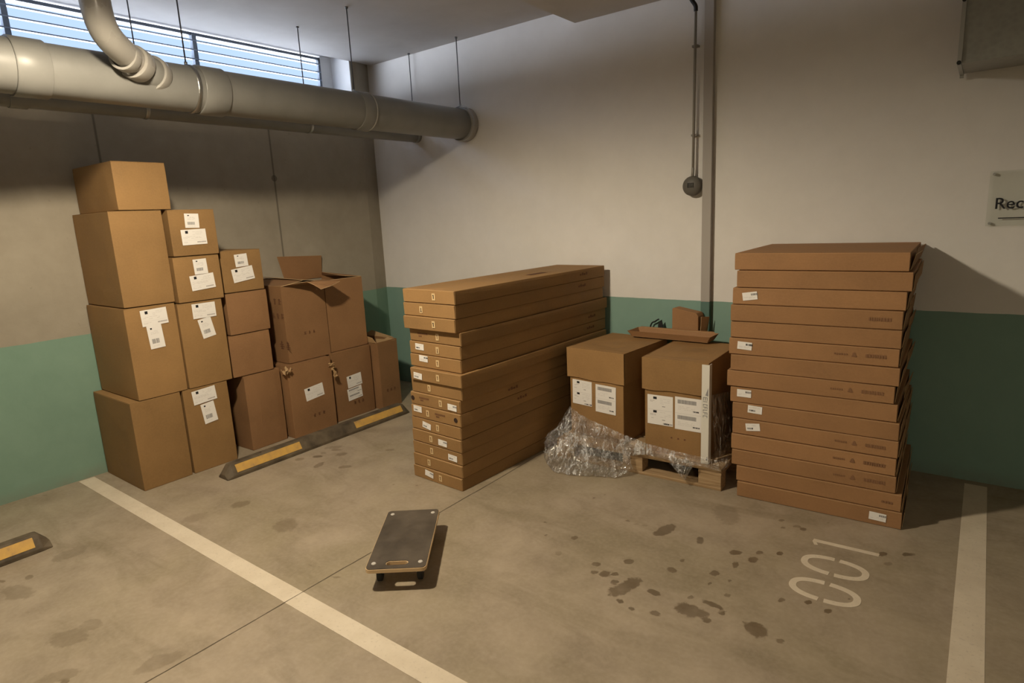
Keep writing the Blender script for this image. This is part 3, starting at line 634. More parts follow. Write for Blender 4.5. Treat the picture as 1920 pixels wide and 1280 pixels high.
o = crumple('torn_tape', d1, (.335, .225, .49), (.10, .03, .02), 9, 'card_in'); o.rotation_euler = (0, 1.3, .3)

# ---------------------------------------------------------------- long flat cartons, stack in the middle
LONG = [(2.166, 2.646), (2.159, 2.638), (2.150, 2.634), (2.161, 2.642), (2.150, 2.627), (2.147, 2.620), (2.163, 2.645), (2.141, 2.624), (2.127, 2.604), (2.126, 2.606), (2.119, 2.596), (2.120, 2.594), (2.115, 2.588), (2.112, 2.588), (2.106, 2.584)]
LY = [-1.812, -1.808, -1.812, -1.775, -1.772, -1.770, -1.800, -1.778, -1.782, -1.786, -1.782, -1.786, -1.782, -1.786, -1.790]
MARK = [2.46, 2.331, 2.442, 2.43, 2.42, 2.411, 2.432, 2.319, 2.423, 2.295, 2.379, 2.308, 2.303, 2.271, 2.379]
LTAG = {5: (2.251, .941), 6: (2.278, .863), 7: (2.24, .747), 9: (2.533, .569), 10: (2.197, .506), 11: (2.272, .398), 12: (2.422, .305), 13: (2.505, .217), 15: (2.269, .051)}
LW, LL, LT = .478, 1.735, 1.3335/15
ORD = ['topmost', 'second from the top', 'third from the top', 'fourth from the top', 'fifth from the top', 'sixth from the top', 'seventh from the top', 'exact middle one', 'seventh from the bottom', 'sixth from the bottom', 'fifth from the bottom', 'fourth from the bottom', 'third from the bottom', 'second from the bottom', 'bottom']
LOOK = {1: 'with a bare top face', 2: 'mark set left', 3: 'no tag', 4: 'brown printed word', 5: 'white tag at its left', 6: 'white tag high at its left', 7: 'tag at left',
        8: 'no tag', 9: 'dark dot left, white tag right', 10: 'white tag left, dark dot right', 11: 'tilted white tag', 12: 'white tag right of centre', 13: 'white tag near its right corner', 14: 'no tag', 15: 'on the floor, white tag'}
def flat_carton(name, w, d, h, m, seed, flap=True):
    t = thing(name, (0, 0, 0)); obj('box_body', soft_box(w, d, h-.0015, .0022, 4, seed, .0015), m, t)
    r = random.Random(seed)
    if flap:
        bm = bmesh.new(); a, b, c, e = [r.uniform(0, .003) for _ in range(4)]
        x0, x1 = -w/2+.004, w/2-.003; z0, z1 = .003, h-.006
        vs = [bm.verts.new(p) for p in ((x0, -d/2-.0022, z0+a), (x1, -d/2-.0022, z0+b), (x1, -d/2-.0032-c, z1+e*.5), (x0, -d/2-.0032-e, z1+a*.5),
                                        (x0, -d/2+.001, z0+a), (x1, -d/2+.001, z0+b), (x1, -d/2+.001, z1+e*.5), (x0, -d/2+.001, z1+a*.5))]
        for f, mi in (((0,1,2,3), 0), ((3,2,6,7), 1), ((0,4,5,1), 1), ((0,3,7,4), 1), ((1,5,6,2), 1)): bm.faces.new([vs[i] for i in f]).material_index = mi
        obj('end_flap', bm, [m, 'card_edge'], t)
    return t
def place(t, x, y, z, rz, label, group):
    t.location = (x, y, z); t.rotation_euler = (0, 0, rz); tag(t, label, 'cardboard box', group)
for i in range(15):
    n = i+1; xl, xr = LONG[i]; z = (14-i)*LT; zc = z+LT/2
    t = flat_carton('long_carton', LW, LL, LT, 'card_long', 100+i)
    rz = -2.4-(.3 if n > 7 else 0)+random.uniform(-.25, .25); a = math.radians(rz); xm = (xl+xr)/2
    place(t, xm-math.sin(a)*LL/2, LY[i]+math.cos(a)*LL/2, z, a, 'long flat carton, middle stack, %s%s' % (ORD[i], ', '+LOOK[n]), 'long flat cartons in the middle stack')
    fy = LL/2+.0062
    put_mark(t, FY, [(-.014, .014, -.022, .022)], MARK[i]-xm, LT/2, fy-.001, 'print_light')
    put_mark(t, FY, [(-.003, .003, -.013, .012), (-.007, .007, -.014, -.010)] if n in (2, 5) else [(-.003, .003, -.013, .013), (-.007, .0, .006, .011)], MARK[i]-xm, LT/2, fy, 'print_dark' if n < 4 else 'print')
    if n in LTAG: put_label(t, FY, 'tag', LTAG[n][0]-xm, min(max(LTAG[n][1]-z, .024), LT-.024), fy, .082, .042, {11: -9, 7: -4, 15: -7, 12: -2}.get(n, -2), n)
    if n in (4, 9, 10): put_mark(t, FY, [(k*.011, k*.011+.008, 0, .012) for k in range(9)]+[(.01+k*.011, k*.011+.018, -.016, -.006) for k in range(3)], {4: -.16, 9: -.15, 10: .0}[n], LT/2+.004, fy-.0015, 'print')
    if n in (9, 10):
        bm = bmesh.new(); bmesh.ops.create_cone(bm, cap_ends=True, segments=20, radius1=.016, radius2=.016, depth=.001)
        o = obj('printed_dot', bm, 'print_dark', t); o.matrix_local = Matrix.Translation(({9: -.215, 10: .195}[n], -fy, LT/2)) @ FY
    if n in (1, 2, 5, 6, 9, 10):     # brown print on the long side
        bm = bmesh.new(); yy = {1: .50, 2: .48, 5: .60, 6: .58, 9: -.40, 10: -.30}[n]
        for k in range(4): box(bm, LW/2+.0025, LW/2+.0032, yy+k*.028, yy+k*.028+.02, LT*.45, LT*.68 if k % 2 else LT*.60)
        obj('printed_mark', bm, 'print', t)
    if n == 1:
        bm = bmesh.new()
        for k in range(5): box(bm, .06+k*.012, .068+k*.012, .05, .25, LT+.0001, LT+.0005)
        obj('printed_mark', bm, 'print', t)

# ---------------------------------------------------------------- flat cartons, tall stack at right
RS = [(4.029, 4.895), (4.049, 4.915), (4.03, 4.895), (4.022, 4.885), (4.020, 4.888), (4.017, 4.883), (4.029, 4.889), (4.010, 4.874), (4.030, 4.891), (4.043, 4.907), (4.045, 4.910), (4.043, 4.905), (4.049, 4.912), (4.078, 4.945), (4.085, 4.955)]
RY = [-.915, -.93, -.935, -.94, -.935, -.94, -.94, -.94, -.935, -.935, -.935, -.94, -.94, -.94, -.945]
RW, RD, RH = .866, .85, 1.490/15
RTAG = {3: (4.129, 1.244, 8), 6: (4.109, .95, -3), 9: (4.111, .657, 0), 10: (4.176, .564, -2), 11: (4.167, .453, 8), 15: (4.84, .052, -2)}
RLOOK = {1: 'on which nothing lies', 2: 'blank, shifted right', 3: 'tilted white tag at left', 4: 'faint print at right, no tag', 5: 'blank front', 6: 'white tag left, prints right', 7: 'blank front', 8: 'jutting left',
         9: 'white tag at its left end', 10: 'white tag', 11: 'tilted white tag', 12: 'brown prints at right', 13: 'brown prints at right', 14: 'small faint print at right', 15: 'on the floor, white tag at its right'}
for i in range(15):
    n = i+1; xl, xr = RS[i]; z = (14-i)*RH; t = flat_carton('flat_carton', RW, RD, RH, 'card_flat', 200+i, flap=True)
    a = math.radians(1.6+random.uniform(-.5, .5)+(.8 if n > 13 else 0)); xm = (xl+xr)/2
    place(t, xm-math.sin(a)*RD/2, RY[i]+math.cos(a)*RD/2+.02, z, a, 'flat carton, right stack, %s, %s' % (ORD[i], RLOOK[n]), 'wide flat cartons in the right stack')
    fy = RD/2+.0062
    if n in RTAG: put_label(t, FY, 'tag', RTAG[n][0]-xm, min(max(RTAG[n][1]-z, .028), RH-.028), fy, .082, .046, RTAG[n][2], n)
    r = random.Random(n)
    if n in (4, 6, 8, 11, 12, 13):
        R = []; x = .30
        while x < .395: q = x+r.uniform(.006, .012); R.append((x, q, -.008, .010)); x = q+.003
        if n != 4:
            R += [(.235, .259, -.010, -.002), (.239, .255, -.002, .008), (.243, .251, .008, .014)]
            x = .15
            while x < .21: q = x+r.uniform(.004, .01); R.append((x, q, -.004, .006)); x = q+.004
        put_mark(t, FY, R, -.02, RH*.52, fy-.001, 'print_faint')
    if n in (14,): put_mark(t, FY, [(k*.014, k*.014+.010, 0, .012) for k in range(4)], .34, RH*.4, fy-.001, 'print_faint')
    # tucked or half open side flaps on the right end
    y0 = -RD/2+.02
    tilt = r.choice((.004, .010, .022, .035)) if n > 1 else .05
    slab('side_flap', [(RW/2+.001, y0, .006), (RW/2+.001, y0+RD*.45, .006), (RW/2+.004+tilt*.5, y0+RD*.45, RH*.8), (RW/2+.004+tilt*.3, y0+.02, RH*.85)], .003, 'card_flat', t)
    slab('side_flap', [(RW/2+.001, y0+RD*.5, RH*.15), (RW/2+.001, RD/2-.02, RH*.1), (RW/2+.004+tilt*.4, RD/2-.03, RH*.9), (RW/2+.003, y0+RD*.5, RH*.9)], .003, 'card_flat', t)
# ---------------------------------------------------------------- pallet with two lidded cartons
PR = math.radians(2.0)
pal = thing('pallet', (3.375, -.56, 0), PR, 'wooden pallet under the two lidded cartons, right of the long stack', 'pallet')
PX, PY = .60, .40
def wood(name, x0, x1, y0, y1, z0, z1):
    bm = bmesh.new(); box(bm, x0, x1, y0, y1, z0, z1); bevel(bm, .002, 1); return obj(name, bm, 'wood', pal)
for y in (-PY+.05, 0, PY-.05):
    wood('bottom_board', -PX, PX, y-.05, y+.05, 0, .022)
    for x in (-PX+.073, 0, PX-.073): wood('block', x-.072, x+.072, y-.05, y+.05, .0225, .1)
for x in (-PX+.073, 0, PX-.073): wood('stringer_board', x-.073, x+.073, -PY, PY, .1005, .122)
for k in range(5):
    y = -PY+.072+k*(2*PY-.144)/4; wood('deck_board', -PX, PX, y-.070, y+.070, .1225, .144)
def lidded(label, x, y, w, d, z0, h, lid_h, rz, seed):
    t = thing('lidded_carton', (x, y, z0), math.radians(rz), label, 'cardboard box', 'lidded cartons on the pallet')
    obj('box_body', soft_box(w-.026, d-.026, h-.01, .003, 5, seed), 'card_long', t)
    bm = bmesh.new(); th = .005; dx, dy = w/2, d/2; r = random.Random(seed)
    # lid: a cap with crushed corners and skirts hanging down
    n = 14
    def skirt(a, b, na, sag):
        prev = None
        for k in range(n+1):
            f = k/n; px = a[0]+(b[0]-a[0])*f; py = a[1]+(b[1]-a[1])*f
            zl = h-lid_h-sag*noise.noise(Vector((f*3, seed, na)))*.02; o = .004*math.sin(math.pi*f)*noise.noise(Vector((f*2, seed+4, na)))
            nx, ny = (b[1]-a[1]), -(b[0]-a[0]); L = math.hypot(nx, ny); nx /= L; ny /= L
            q = [bm.verts.new((px+nx*o, py+ny*o, zl)), bm.verts.new((px, py, h-.004)), bm.verts.new((px-nx*th, py-ny*th, h-.004)), bm.verts.new((px+nx*(o-th), py+ny*(o-th), zl))]
            if prev:
                for j in range(4): bm.faces.new((prev[j], prev[(j+1) % 4], q[(j+1) % 4], q[j])).material_index = 1 if j == 3 else 0
            prev = q
    skirt((-dx, -dy), (dx, -dy), 0, .6); skirt((dx-.001, -dy+.012), (dx-.001, dy-.012), 1, 1.5); skirt((dx, dy), (-dx, dy), 2, .5); skirt((-dx+.001, dy-.012), (-dx+.001, -dy+.012), 3, 1.)
    obj('lid_skirt', bm, ['card_long', 'card_edge'], t)
    bm = bmesh.new(); bmesh.ops.create_grid(bm, x_segments=12, y_segments=12, size=1)
    for v in bm.verts:
        fx, fy = v.co.x, v.co.y
        zz = h-.001 - .010*(1-fx*fx)*(1-fy*fy)*(1+noise.noise(Vector((fx*2, fy*2, seed)))) - (.004 if abs(fx) > .99 or abs(fy) > .99 else 0)
        if fy > -.72 and fy < -.6: zz -= .002
        v.co = Vector((fx*dx*.999, fy*dy*.999, zz))
    bmesh.ops.solidify(bm, geom=bm.faces[:], thickness=.004)
    obj('lid_top', bm, 'card_long', t); return t
lc = lidded('left lidded carton on the pallet, film clinging to its lower left', 3.062, -.530, .485, .62, .1445, .660, .225, -4.5, 31)
rc = lidded('right lidded carton on the pallet, white edge board along its corner', 3.640, -.560, .450, .62, .1445, .660, .220, 1.5, 32)
put_label(lc, FY, 'code', -.118, .325, .302, .170, .185, -1, 1); put_label(lc, FY, 'ship', .085, .305, .302, .170, .205, -1, 2)
put_label(rc, FY, 'code', -.100, .300, .302, .178, .205, 0, 3); put_label(rc, FY, 'ship', .092, .300, .302, .178, .222, 0, 4)
for q in (-.04, .006, .05): put_mark(rc, FY, [(-.006, .006, 0, .011)], .02+q, .115, .3005, 'print')
# white edge board (angle profile) with rotated printing
eb = thing('edge_board', (3.868, -.905, .145), math.radians(1.5), 'white cardboard edge protector standing upright with sideways print', 'edge protector')
bm = bmesh.new(); EH = .655
prism(bm, [(-.024, 0), (.024, 0), (.024, .048), (.020, .048), (.020, .004), (-.024, .004)], .0, EH); obj('angle_profile', bm, 'white_card', eb)
mk = [(-.052, -.046, -.018, .016), (-.052, -.030, -.018, -.014), (-.052, -.030, .012, .016)]
bm = bmesh.new()
def bb(x0, x1, z0, z1): box(bm, x0, x1, -.0008, -.0001, z0, z1)
zt = EH*.70
prism(bm, [(.0, zt+.0), (.018, zt+.05), (.018, zt-.005)], 0, .0007, mtx=Matrix(((1,0,0,0),(0,0,-1,0),(0,1,0,0),(0,0,0,1))))
z = zt-.012
for k, hgt in enumerate((.022, .014, .012, .014, .012, .016, .014)):     # sideways letters
    bb(-.014, .014, z-.004, z); 
    if k % 2 == 0: bb(-.014, -.010, z-hgt, z)
    if k % 3 != 1: bb(.010, .014, z-hgt, z)
    if k in (0, 3, 5): bb(-.002, .002, z-hgt, z)
    z -= hgt+.005
prism(bm, [(.004, .03), (.018, .055), (.018, .025)], 0, .0007, mtx=Matrix(((1,0,0,0),(0,0,-1,0),(0,1,0,0),(0,0,0,1))))
obj('printed_mark', bm, 'ink_grey', eb)

# stretch film torn down over the front of the pallet
def film(name, top, bot, nu, nv, amp, seed, label=None, parent=None, fold=0):
    def samp(P, u):
        k = u*(len(P)-1); i = min(int(k), len(P)-2); f = k-i; return Vector(P[i]).lerp(Vector(P[i+1]), f)
    bm = bmesh.new(); V = []
    for i in range(nu+1):
        row = []
        for j in range(nv+1):
            u, v = i/nu, j/nv; a, b = samp(top, u), samp(bot, u); p = a.lerp(b, v)
            s = math.sin(math.pi*v)
            q = Vector((u*9, v*4, seed)); r1 = noise.noise(q); r2 = noise.noise(q*2.3+Vector((3, 7, 1))); r3 = noise.noise(q*5.1)
            p.y -= (abs(r1)*.05+abs(r2)*.025+abs(r3)*.012)*amp*(s*.8+.25)
            p.x += r2*.02*amp*s; p.z += r3*.012*amp*(s+.2)
            p.z = max(p.z, .004+.02*abs(r2)); row.append(bm.verts.new(p))
        V.append(row)
    for i in range(nu):
        for j in range(nv): bm.faces.new((V[i][j], V[i+1][j], V[i+1][j+1], V[i][j+1])).smooth = True
    return obj(name, bm, 'film', parent)
fm = thing('stretch_film', (3.3, -1.0, 0), 0, 'crumpled clear stretch film hanging from the pallet load down onto the floor', 'plastic film')
Z = Vector((3.3, -1.0, 0))
def off(P): return [tuple(Vector(p)-Z) for p in P]
film('torn_sheet', off([(2.70, -.97, .16), (2.78, -.965, .22), (2.870, -.91, .385), (2.97, -.945, .35), (3.10, -.95, .315), (3.24, -.955, .285), (3.38, -.96, .25)]),
     off([(2.76, -1.10, .01), (2.85, -1.18, .006), (2.94, -1.24, .004), (3.06, -1.22, .004), (3.20, -1.16, .004), (3.34, -1.10, .004), (3.42, -1.0, .05)]), 90, 46, 1.0, 11, parent=fm)
film('twisted_band', off([(3.34, -.955, .262), (3.5, -.965, .235), (3.68, -.965, .222), (3.82, -.96, .215), (3.965, -.93, .20), (3.99, -.80, .20)]),
     off([(3.34, -.985, .12), (3.5, -.985, .165), (3.68, -.985, .155), (3.82, -.985, .165), (3.99, -.955, .14), (4.005, -.80, .14)]), 80, 14, .55, 23, parent=fm)
film('hanging_corner', off([(3.66, -.985, .19), (3.74, -.99, .185), (3.84, -.985, .18)]), off([(3.70, -1.0, .12), (3.775, -1.0, .045), (3.81, -.99, .12)]), 26, 18, .5, 31, parent=fm)
film('side_wrap', off([(3.895, -.86, .60), (3.90, -.6, .55), (3.90, -.35, .5)]), off([(3.93, -.88, .16), (3.94, -.6, .16), (3.94, -.35, .16)]), 30, 24, .5, 41, parent=fm)
# things behind the cartons, seen over their lids
tr = thing('carton_tray', (3.375, -.262, .812), math.radians(-1.5), 'shallow cardboard tray lying across the back of the two lidded cartons', 'cardboard box')
bm = bmesh.new(); w2, d2_, h2 = .298, .065, .045
box(bm, -w2, w2, -d2_, d2_, 0, .004)
for s in (-1, 1):
    vs = [(-w2*(1 if s < 0 else 1), s*d2_, .002), (w2, s*d2_, .002), (w2+.02, s*(d2_+.02), h2), (-w2-.03, s*(d2_+.02), h2)]
    q = [bm.verts.new(p) for p in vs]+[bm.verts.new((p[0], p[1]-s*.004, p[2])) for p in vs]
    for f in ((0,1,2,3),(7,6,5,4),(0,4,5,1),(1,5,6,2),(2,6,7,3),(3,7,4,0)): bm.faces.new([q[i] for i in f])
    vs = [(s*w2, -d2_, .002), (s*w2, d2_, .002), (s*(w2+.025), d2_+.02, h2), (s*(w2+.025), -d2_-.02, h2)]
    q = [bm.verts.new(p) for p in vs]+[bm.verts.new((p[0]-s*.004, p[1], p[2])) for p in vs]
    for f in ((0,1,2,3),(7,6,5,4),(0,4,5,1),(1,5,6,2),(2,6,7,3),(3,7,4,0)): bm.faces.new([q[i] for i in f])
obj('tray_body', bm, 'card_flat', tr)
slab('folded_flap', [(-w2-.01, d2_+.015, h2), (w2, d2_+.015, h2), (w2-.02, d2_+.035, h2+.004), (-w2, d2_+.035, h2+.002)], .003, 'card_flat', tr)
bk = thing('carton', (3.435, -.118, .0), 0, 'small cardboard box end poking up behind the tray by the wall trunking', 'cardboard box')
bm = bmesh.new(); pr_ = [(-.110, 0), (.105, 0), (.098, .965), (.085, .990), (-.095, 1.022), (-.105, 1.015)]
a = [bm.verts.new((x, -.035, z)) for x, z in pr_]; b = [bm.verts.new((x+.01, .055, z)) for x, z in pr_]
bm.faces.new(a); bm.faces.new(b[::-1])
for i in range(6): bm.faces.new((a[i], b[i], b[(i+1) % 6], a[(i+1) % 6]))
bevel(bm, .004, 2); obj('box_body', bm, 'card_flat', bk)
slab('side_flap', [(.108, -.03, .70), (.12, .05, .70), (.150, .05, .955), (.118, -.03, .965)], .003, 'card_flat', bk)
tape = thing('black_strap', (3.15, -.045, 0), 0, 'black plastic strap ends sticking up behind the left lidded carton', 'strap')
bm = bmesh.new(); tube(bm, spline([(-.12, .01, 0), (-.10, .01, .5), (-.055, .01, .83), (-.01, .012, .885), (.02, .01, .905)], 6), .006, 8); obj('strap_end', bm, 'black', tape)
bm = bmesh.new(); prism(bm, [(.01, 0), (.055, 0), (.06, .86), (.05, .905), (.02, .865)], 0, .006, mtx=Matrix(((1,0,0,0),(0,0,-1,0),(0,1,0,0),(0,0,0,1)))); obj('strap_end', bm, 'black', tape)

# ---------------------------------------------------------------- furniture dolly
DR = math.radians(37.5)
dl = thing('furniture_dolly', (2.865, -2.567, 0), DR, 'small four-wheel dolly with black rubber top on the open floor', 'dolly')
DW, DL, DZ = .149, .304, .103
def rrect(hx, hy, r, n=7):
    P = []
    for cx, cy, a0 in ((hx-r, hy-r, 0), (-hx+r, hy-r, 90), (-hx+r, -hy+r, 180), (hx-r, -hy+r, 270)):
        for k in range(n+1):
            a = math.radians(a0+90*k/n); P.append((cx+r*math.cos(a), cy+r*math.sin(a)))
    return P
def holed(bm, outer, inner, z0, z1, mi=0):
    """plate with one hole, bridging the two loops by nearest angle"""
    n = len(outer); assert len(inner) == n
    L = [[bm.verts.new((x, y, z)) for x, y in lp] for lp in (outer, inner) for z in (z0, z1)]
    for i in range(n):
        j = (i+1) % n
        bm.faces.new((L[0][i], L[0][j], L[1][j], L[1][i])); bm.faces.new((L[2][j], L[2][i], L[3][i], L[3][j]))
        bm.faces.new((L[1][i], L[1][j], L[3][j], L[3][i])); bm.faces.new((L[0][j], L[0][i], L[2][i], L[2][j]))
SC = -DL+.052
def slot(hx, hy): return [(x, y+SC) for x, y in rrect(hx, hy, hy*.98)]
bm = bmesh.new(); holed(bm, rrect(DW, DL, .026), slot(.052, .017), DZ, DZ+.018); obj('plywood_board', bm, 'ply', dl)
bm = bmesh.new(); holed(bm, rrect(DW-.003, DL-.003, .024), slot(.0555, .0205), DZ+.0181, DZ+.0212); obj('rubber_mat', bm, 'rubber_top', dl)
for sx in (-1, 1):
    for sy in (-1, 1):
        cx, cy = sx*(DW-.034), sy*(DL-.045) + (.02 if sy < 0 else 0)
        t = bpy.data.objects.new('caster', None); C.objects.link(t); t.parent = dl; t.location = (cx*.88, cy*.84, 0); t.empty_display_size = .05
        bm = bmesh.new(); box(bm, -.026, .026, -.030, .030, DZ-.0035, DZ-.0002)
        tube(bm, [(0, 0, DZ-.003), (0, 0, DZ-.018)], .017, 16)
        for s in (-1, 1): prism(bm, [(-.012, .045), (.022, .060), (.024, DZ-.016), (-.018, DZ-.016)], s*.017-.0015, s*.017+.0015, mtx=Matrix(((0,0,1,0),(1,0,0,0),(0,1,0,0),(0,0,0,1))))
        tube(bm, [(-.020, .005, .039), (.020, .005, .039)], .004, 10)
        obj('caster_fork', bm, 'metal', t)
        bm = bmesh.new(); tube(bm, [(-.013, .005, .0375), (-.010, .005, .0375), (.010, .005, .0375), (.013, .005, .0375)], [.033, .0375, .0375, .033], 28); obj('wheel', bm, 'rubber', t)
        bm = bmesh.new()
        bmesh.ops.create_cone(bm, cap_ends=True, segments=18, radius1=.012, radius2=.0095, depth=.003, matrix=Matrix.Translation((cx, cy-(.012 if sy < 0 else 0), DZ+.0227)))
        obj('screw_cap', bm, 'cap', dl)

# ---------------------------------------------------------------- pipes under the ceiling
PXc, PZ, PRr = 1.245, 2.612, .134
pp = thing('drain_pipe', (PXc, -4.6, PZ), 0, 'large grey drain pipe below the louvred window, branch elbow joining it', 'pipe')
def P_(*q): return [(x-PXc, y+4.6, z-PZ) for x, y, z in q]
bm = bmesh.new(); tube(bm, P_((PXc, -8.9, PZ), (PXc, -.002, PZ)), PRr, 48, cap=False); obj('pipe_run', bm, 'pvc', pp)
bm = bmesh.new(); ringtube(bm, *P_((PXc, -.085, PZ), (PXc, -.001, PZ)), PRr-.001, PRr+.016, 48); obj('wall_collar', bm, 'pvc_light', pp)
for a, b, r, m in ((-1.30, -1.19, .008, 'pvc'), (-2.52, -2.36, .010, 'pvc'), (-3.45, -3.30, .010, 'pvc')):
    bm = bmesh.new(); ringtube(bm, *P_((PXc, a, PZ), (PXc, b, PZ)), PRr-.001, PRr+r, 48); obj('coupling', bm, m, pp)
bm = bmesh.new(); ringtube(bm, *P_((PXc, -1.196, PZ), (PXc, -1.184, PZ)), PRr-.001, PRr+.012, 48); obj('coupling_lip', bm, 'pvc_light', pp)
# branch: drops from the ceiling, bends and enters at 45 degrees along the flow
BR = [(1.565, -3.135, 3.40), (1.565, -3.135, 3.15), (1.565, -3.13, 2.95), (1.555, -3.120, 2.84), (1.53, -3.085, 2.765), (1.48, -3.010, 2.715), (1.41, -2.915, 2.682), (1.33, -2.80, 2.655), (1.26, -2.70, 2.635)]
sp = spline(BR, 6)
bm = bmesh.new(); tube(bm, P_(*sp), .070, 40); obj('branch_pipe', bm, 'pvc_light', pp)
d_end = (Vector(BR[-1])-Vector(BR[-3])).normalized(); c2 = Vector((1.325, -2.80, 2.652))
for c, l, r, m in ((c2-d_end*.225, .045, .079, 'pvc_light'), (c2-d_end*.135, .070, .090, 'pvc_light'), (c2+d_end*.01, .055, .100, 'pvc_light')):
    bm = bmesh.new(); ringtube(bm, *P_(tuple(c-d_end*l/2), tuple(c+d_end*l/2)), .065, r, 44); obj('branch_collar', bm, m, pp)
bm = bmesh.new(); tube(bm, P_(tuple(c2-d_end*.09), tuple(c2+d_end*.02), tuple(c2+d_end*.16), tuple(c2+d_end*.30)), [.080, .090, .104, .112], 44); obj('branch_socket', bm, 'pvc', pp)
# smaller pipe behind
sm = thing('drain_pipe', (.60, -4.5, 2.585), 0, 'thinner grey pipe behind the large one, its end showing below it at the white wall', 'pipe')
bm = bmesh.new(); tube(bm, [(0, -4.4, 0), (0, 4.498, 0)], .062, 32, cap=False); obj('pipe_run', bm, 'pvc', sm)
for y in (1.2, -1.8):
    bm = bmesh.new(); ringtube(bm, (0, y, 0), (0, y+.09, 0), .061, .069, 32); obj('coupling', bm, 'pvc', sm)
# threaded hangers
def hanger(x, y, pipe_z, r, label, ztop=H):
    t = thing('pipe_hanger', (x, y, ztop), 0, label, 'pipe hanger', 'threaded rods holding the pipes')
    bm = bmesh.new(); tube(bm, [(0, 0, 0), (0, 0, pipe_z+r-ztop+.01)], .0045, 8); tube(bm, [(0, 0, 0), (0, 0, -.012)], .012, 6); obj('threaded_rod', bm, 'rod', t)
    bm = bmesh.new(); ringtube(bm, (0, -.012, pipe_z-ztop), (0, .012, pipe_z-ztop), r+.0005, r+.004, 40)
    obj('clamp_band', bm, 'metal', t)
    bm = bmesh.new(); tube(bm, [(0, 0, pipe_z+r-ztop), (0, 0, pipe_z+r-ztop+.02)], .010, 6); obj('nut', bm, 'metal', t)
hanger(PXc+.03, -.105, PZ, PRr+.016, 'thin hanger rod nearest the white wall, at the large pipe end')
hanger(.60, -.04, 2.585, .062, 'thin hanger rod by the white wall holding the thinner rear pipe')
hanger(PXc, -1.285, PZ, PRr, 'thin hanger rod passing in front of the corner pier')
hanger(.60, -1.27, 2.585, .062, 'thin hanger rod crossing the right part of the louvred window')
hanger(PXc, -2.555, PZ, PRr+.002, 'thin hanger rod just left of the window mullion')
hanger(.60, -2.553, 2.585, .062, 'thin hanger rod going down behind the branch pipe elbow')
hanger(PXc, -3.9, PZ, PRr, 'hanger rod on the large pipe, left of the picture')

# ---------------------------------------------------------------- back wall fittings
tk = thing('cable_trunking', (3.545, 0, 0), 0, 'narrow vertical cable trunking on the white wall, teal at the bottom', 'cable trunking')
bm = bmesh.new(); box(bm, -.030, .030, -.042, -.0005, TEAL_Z, 3.237); box(bm, -.0335, .0335, -.048, -.042, TEAL_Z, 3.237); bevel(bm, .002, 1); obj('trunking_upper', bm, 'trunk', tk)
bm = bmesh.new(); box(bm, -.030, .030, -.042, -.0005, 0, TEAL_Z-.0005); box(bm, -.0335, .0335, -.048, -.042, 0, TEAL_Z-.0005); bevel(bm, .002, 1); obj('trunking_lower', bm, 'trunk_teal', tk)
gs = thing('gas_detector', (3.438, -.03, 1.915), 0, 'round dark gas sensor head hanging on a vertical conduit beside the trunking', 'gas detector')
bm = bmesh.new(); bmesh.ops.create_uvsphere(bm, u_segments=32, v_segments=16, radius=.070)
for v in bm.verts: v.co.y = v.co.y*.42-.028; 
for f in bm.faces: f.smooth = True
obj('sensor_head', bm, 'sensor', gs)
bm = bmesh.new(); ringtube(bm, (0, -.028, 0), (0, .0, 0), .05, .071, 36); obj('mounting_ring', bm, 'sensor', gs)
bm = bmesh.new()
for k in range(5): tube(bm, [(-.02+.01*k, -.059, -.012), (-.02+.01*k, -.0595, .022)], .0022, 6)
obj('vent_slots', bm, 'black', gs)
bm = bmesh.new(); tube(bm, [(0, -.018, .07), (.003, -.018, .13)], .011, 14); tube(bm, [(.003, -.018, .13), (.012, -.018, 1.19)], .0095, 14); obj('conduit', bm, 'conduit', gs)
bm = bmesh.new(); tube(bm, spline([(.012, -.018, 1.18), (.010, -.022, 1.215), (-.015, -.035, 1.26), (-.04, -.05, 1.33)], 6), .014, 14); obj('conduit_bend', bm, 'black', gs)
for z in (.35, .95):
    bm = bmesh.new(); box(bm, -.016, .026, -.014, .029, z, z+.014); obj('conduit_clip', bm, 'conduit', gs)
# acrylic sign
sg = thing('wall_sign', (5.43, 0, 1.725), 0, 'clear acrylic wall sign reading Rec at the right picture edge', 'sign')
bm = bmesh.new(); box(bm, -.253, .253, -.024, -.020, -.152, .155); bevel(bm, .001, 1); obj('sign_plate', bm, 'acrylic', sg)
for x in (-.235, .235):
    for z in (-.136, .139):
        bm = bmesh.new(); tube(bm, [(x, -.0005, z), (x, -.029, z)], .0075, 16); obj('standoff_screw', bm, 'metal', sg)
cu = bpy.data.curves.new('Rec', 'FONT'); cu.body = 'Rec'; cu.size = .088; cu.extrude = .0006; cu.offset = .0006
to = bpy.data.objects.new('sign_text_curve', cu); C.objects.link(to)
bpy.context.view_layer.update(); dg = bpy.context.evaluated_depsgraph_get(); me = bpy.data.meshes.new_from_object(to.evaluated_get(dg)); bpy.data.objects.remove(to)
me.materials.clear(); me.materials.append(M['ink']); to = bpy.data.objects.new('sign_lettering', me); C.objects.link(to); to.parent = sg
to.matrix_local = Matrix.Translation((-.222, -.0250, -.055)) @ Matrix.Rotation(math.pi/2, 4, 'X')
bm = bmesh.new(); box(bm, -.198, .19, -.0256, -.0242, -.111, -.105); obj('sign_rule', bm, 'ink', sg)

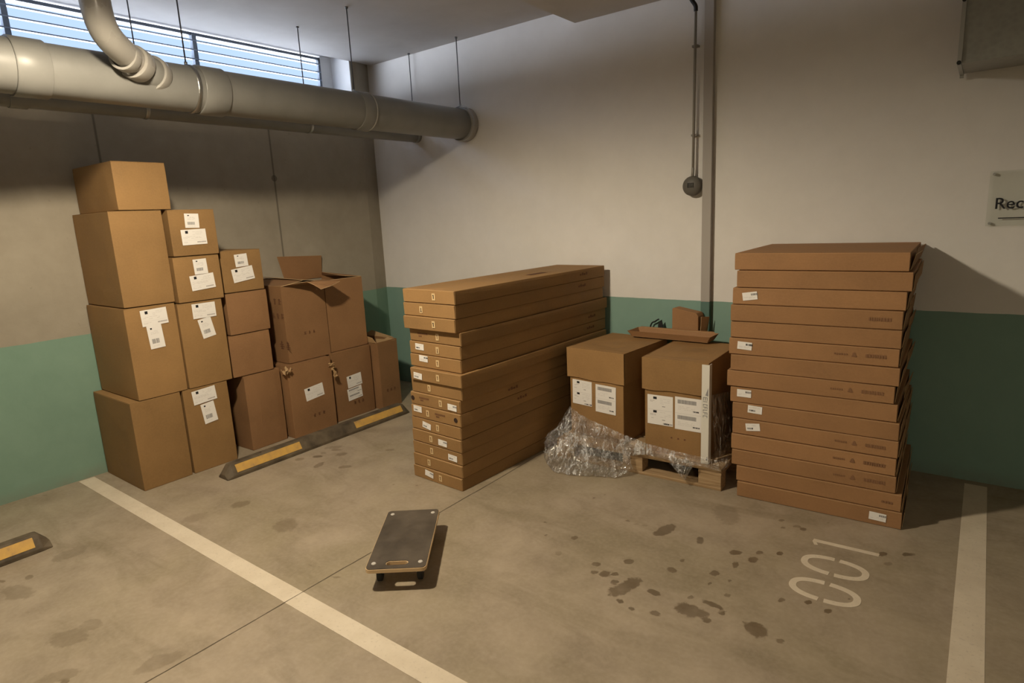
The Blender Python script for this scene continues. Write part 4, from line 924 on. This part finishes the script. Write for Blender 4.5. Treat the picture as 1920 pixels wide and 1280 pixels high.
# galvanised duct, top right
dc = thing('air_duct', (5.9, -.42, 2.425), 0, 'galvanised rectangular air duct hanging at the top right corner', 'air duct')
bm = bmesh.new(); DX0, DX1 = -.895, 2.8; zb, zt = 0, .55; y0, y1 = 0, .36
def cross_panel(x0, x1):
    c = bm.verts.new(((x0+x1)/2, y0-.018, (zb+zt)/2)); q = [bm.verts.new(p) for p in ((x0, y0, zb), (x1, y0, zb), (x1, y0, zt), (x0, y0, zt))]
    for i in range(4): bm.faces.new((q[i], q[(i+1) % 4], c))
for k in range(3): cross_panel(DX0+k*(DX1-DX0)/3, DX0+(k+1)*(DX1-DX0)/3)
box(bm, DX0, DX1, y0+.001, y1, zb, zt); obj('duct_body', bm, 'duct', dc)
for x in (DX0, DX0+(DX1-DX0)/3, DX0+2*(DX1-DX0)/3):
    bm = bmesh.new()
    for yy0, yy1, z0, z1 in ((y0-.022, y0-.0195, zb-.006, zt+.02), (y1, y1+.02, zb-.02, zt+.02), (y0, y1, zb-.008, zb-.0005), (y0, y1, zt+.0005, zt+.02)):
        box(bm, x-.012, x+.006, yy0, yy1, z0, z1)
    obj('duct_flange', bm, 'metal', dc)
for z in (.30, .0):
    bm = bmesh.new(); tube(bm, [(DX0-.004, y0-.035, z), (DX0-.004, y0-.022, z)], .010, 10); obj('bolt', bm, 'black', dc)
for y in (.05, .31):
    bm = bmesh.new(); tube(bm, [(DX0+.10, y, zt), (DX0+.10, y, 3.237-2.425)], .005, 8); obj('threaded_rod', bm, 'rod', dc)

# ceiling lamp above the frame, and the added fill lamp behind the camera
for x, y, l, lab in ((2.60, -3.45, .62, 'small batten ceiling lamp above the tall cartons, out of the picture at the top'), (7.0, -7.2, 1.3, 'long added fill lamp behind the camera, unseen')):
    t = thing('ceiling_lamp', (x, y, 3.0), 0, lab, 'ceiling lamp', 'batten ceiling lamps')
    bm = bmesh.new(); box(bm, -.05, .05, -l/2, l/2, .0, .06); bevel(bm, .006, 2); obj('lamp_body', bm, 'fitting', t)
    bm = bmesh.new(); tube(bm, [(0, -l/2+.02, -.012), (0, l/2-.02, -.012)], .011, 14); obj('lamp_tube', bm, 'tube', t)
    for s in (-1, 1):
        bm = bmesh.new(); tube(bm, [(0, s*l*.35, .06), (0, s*l*.35, .235)], .004, 8); obj('suspension_rod', bm, 'rod', t)
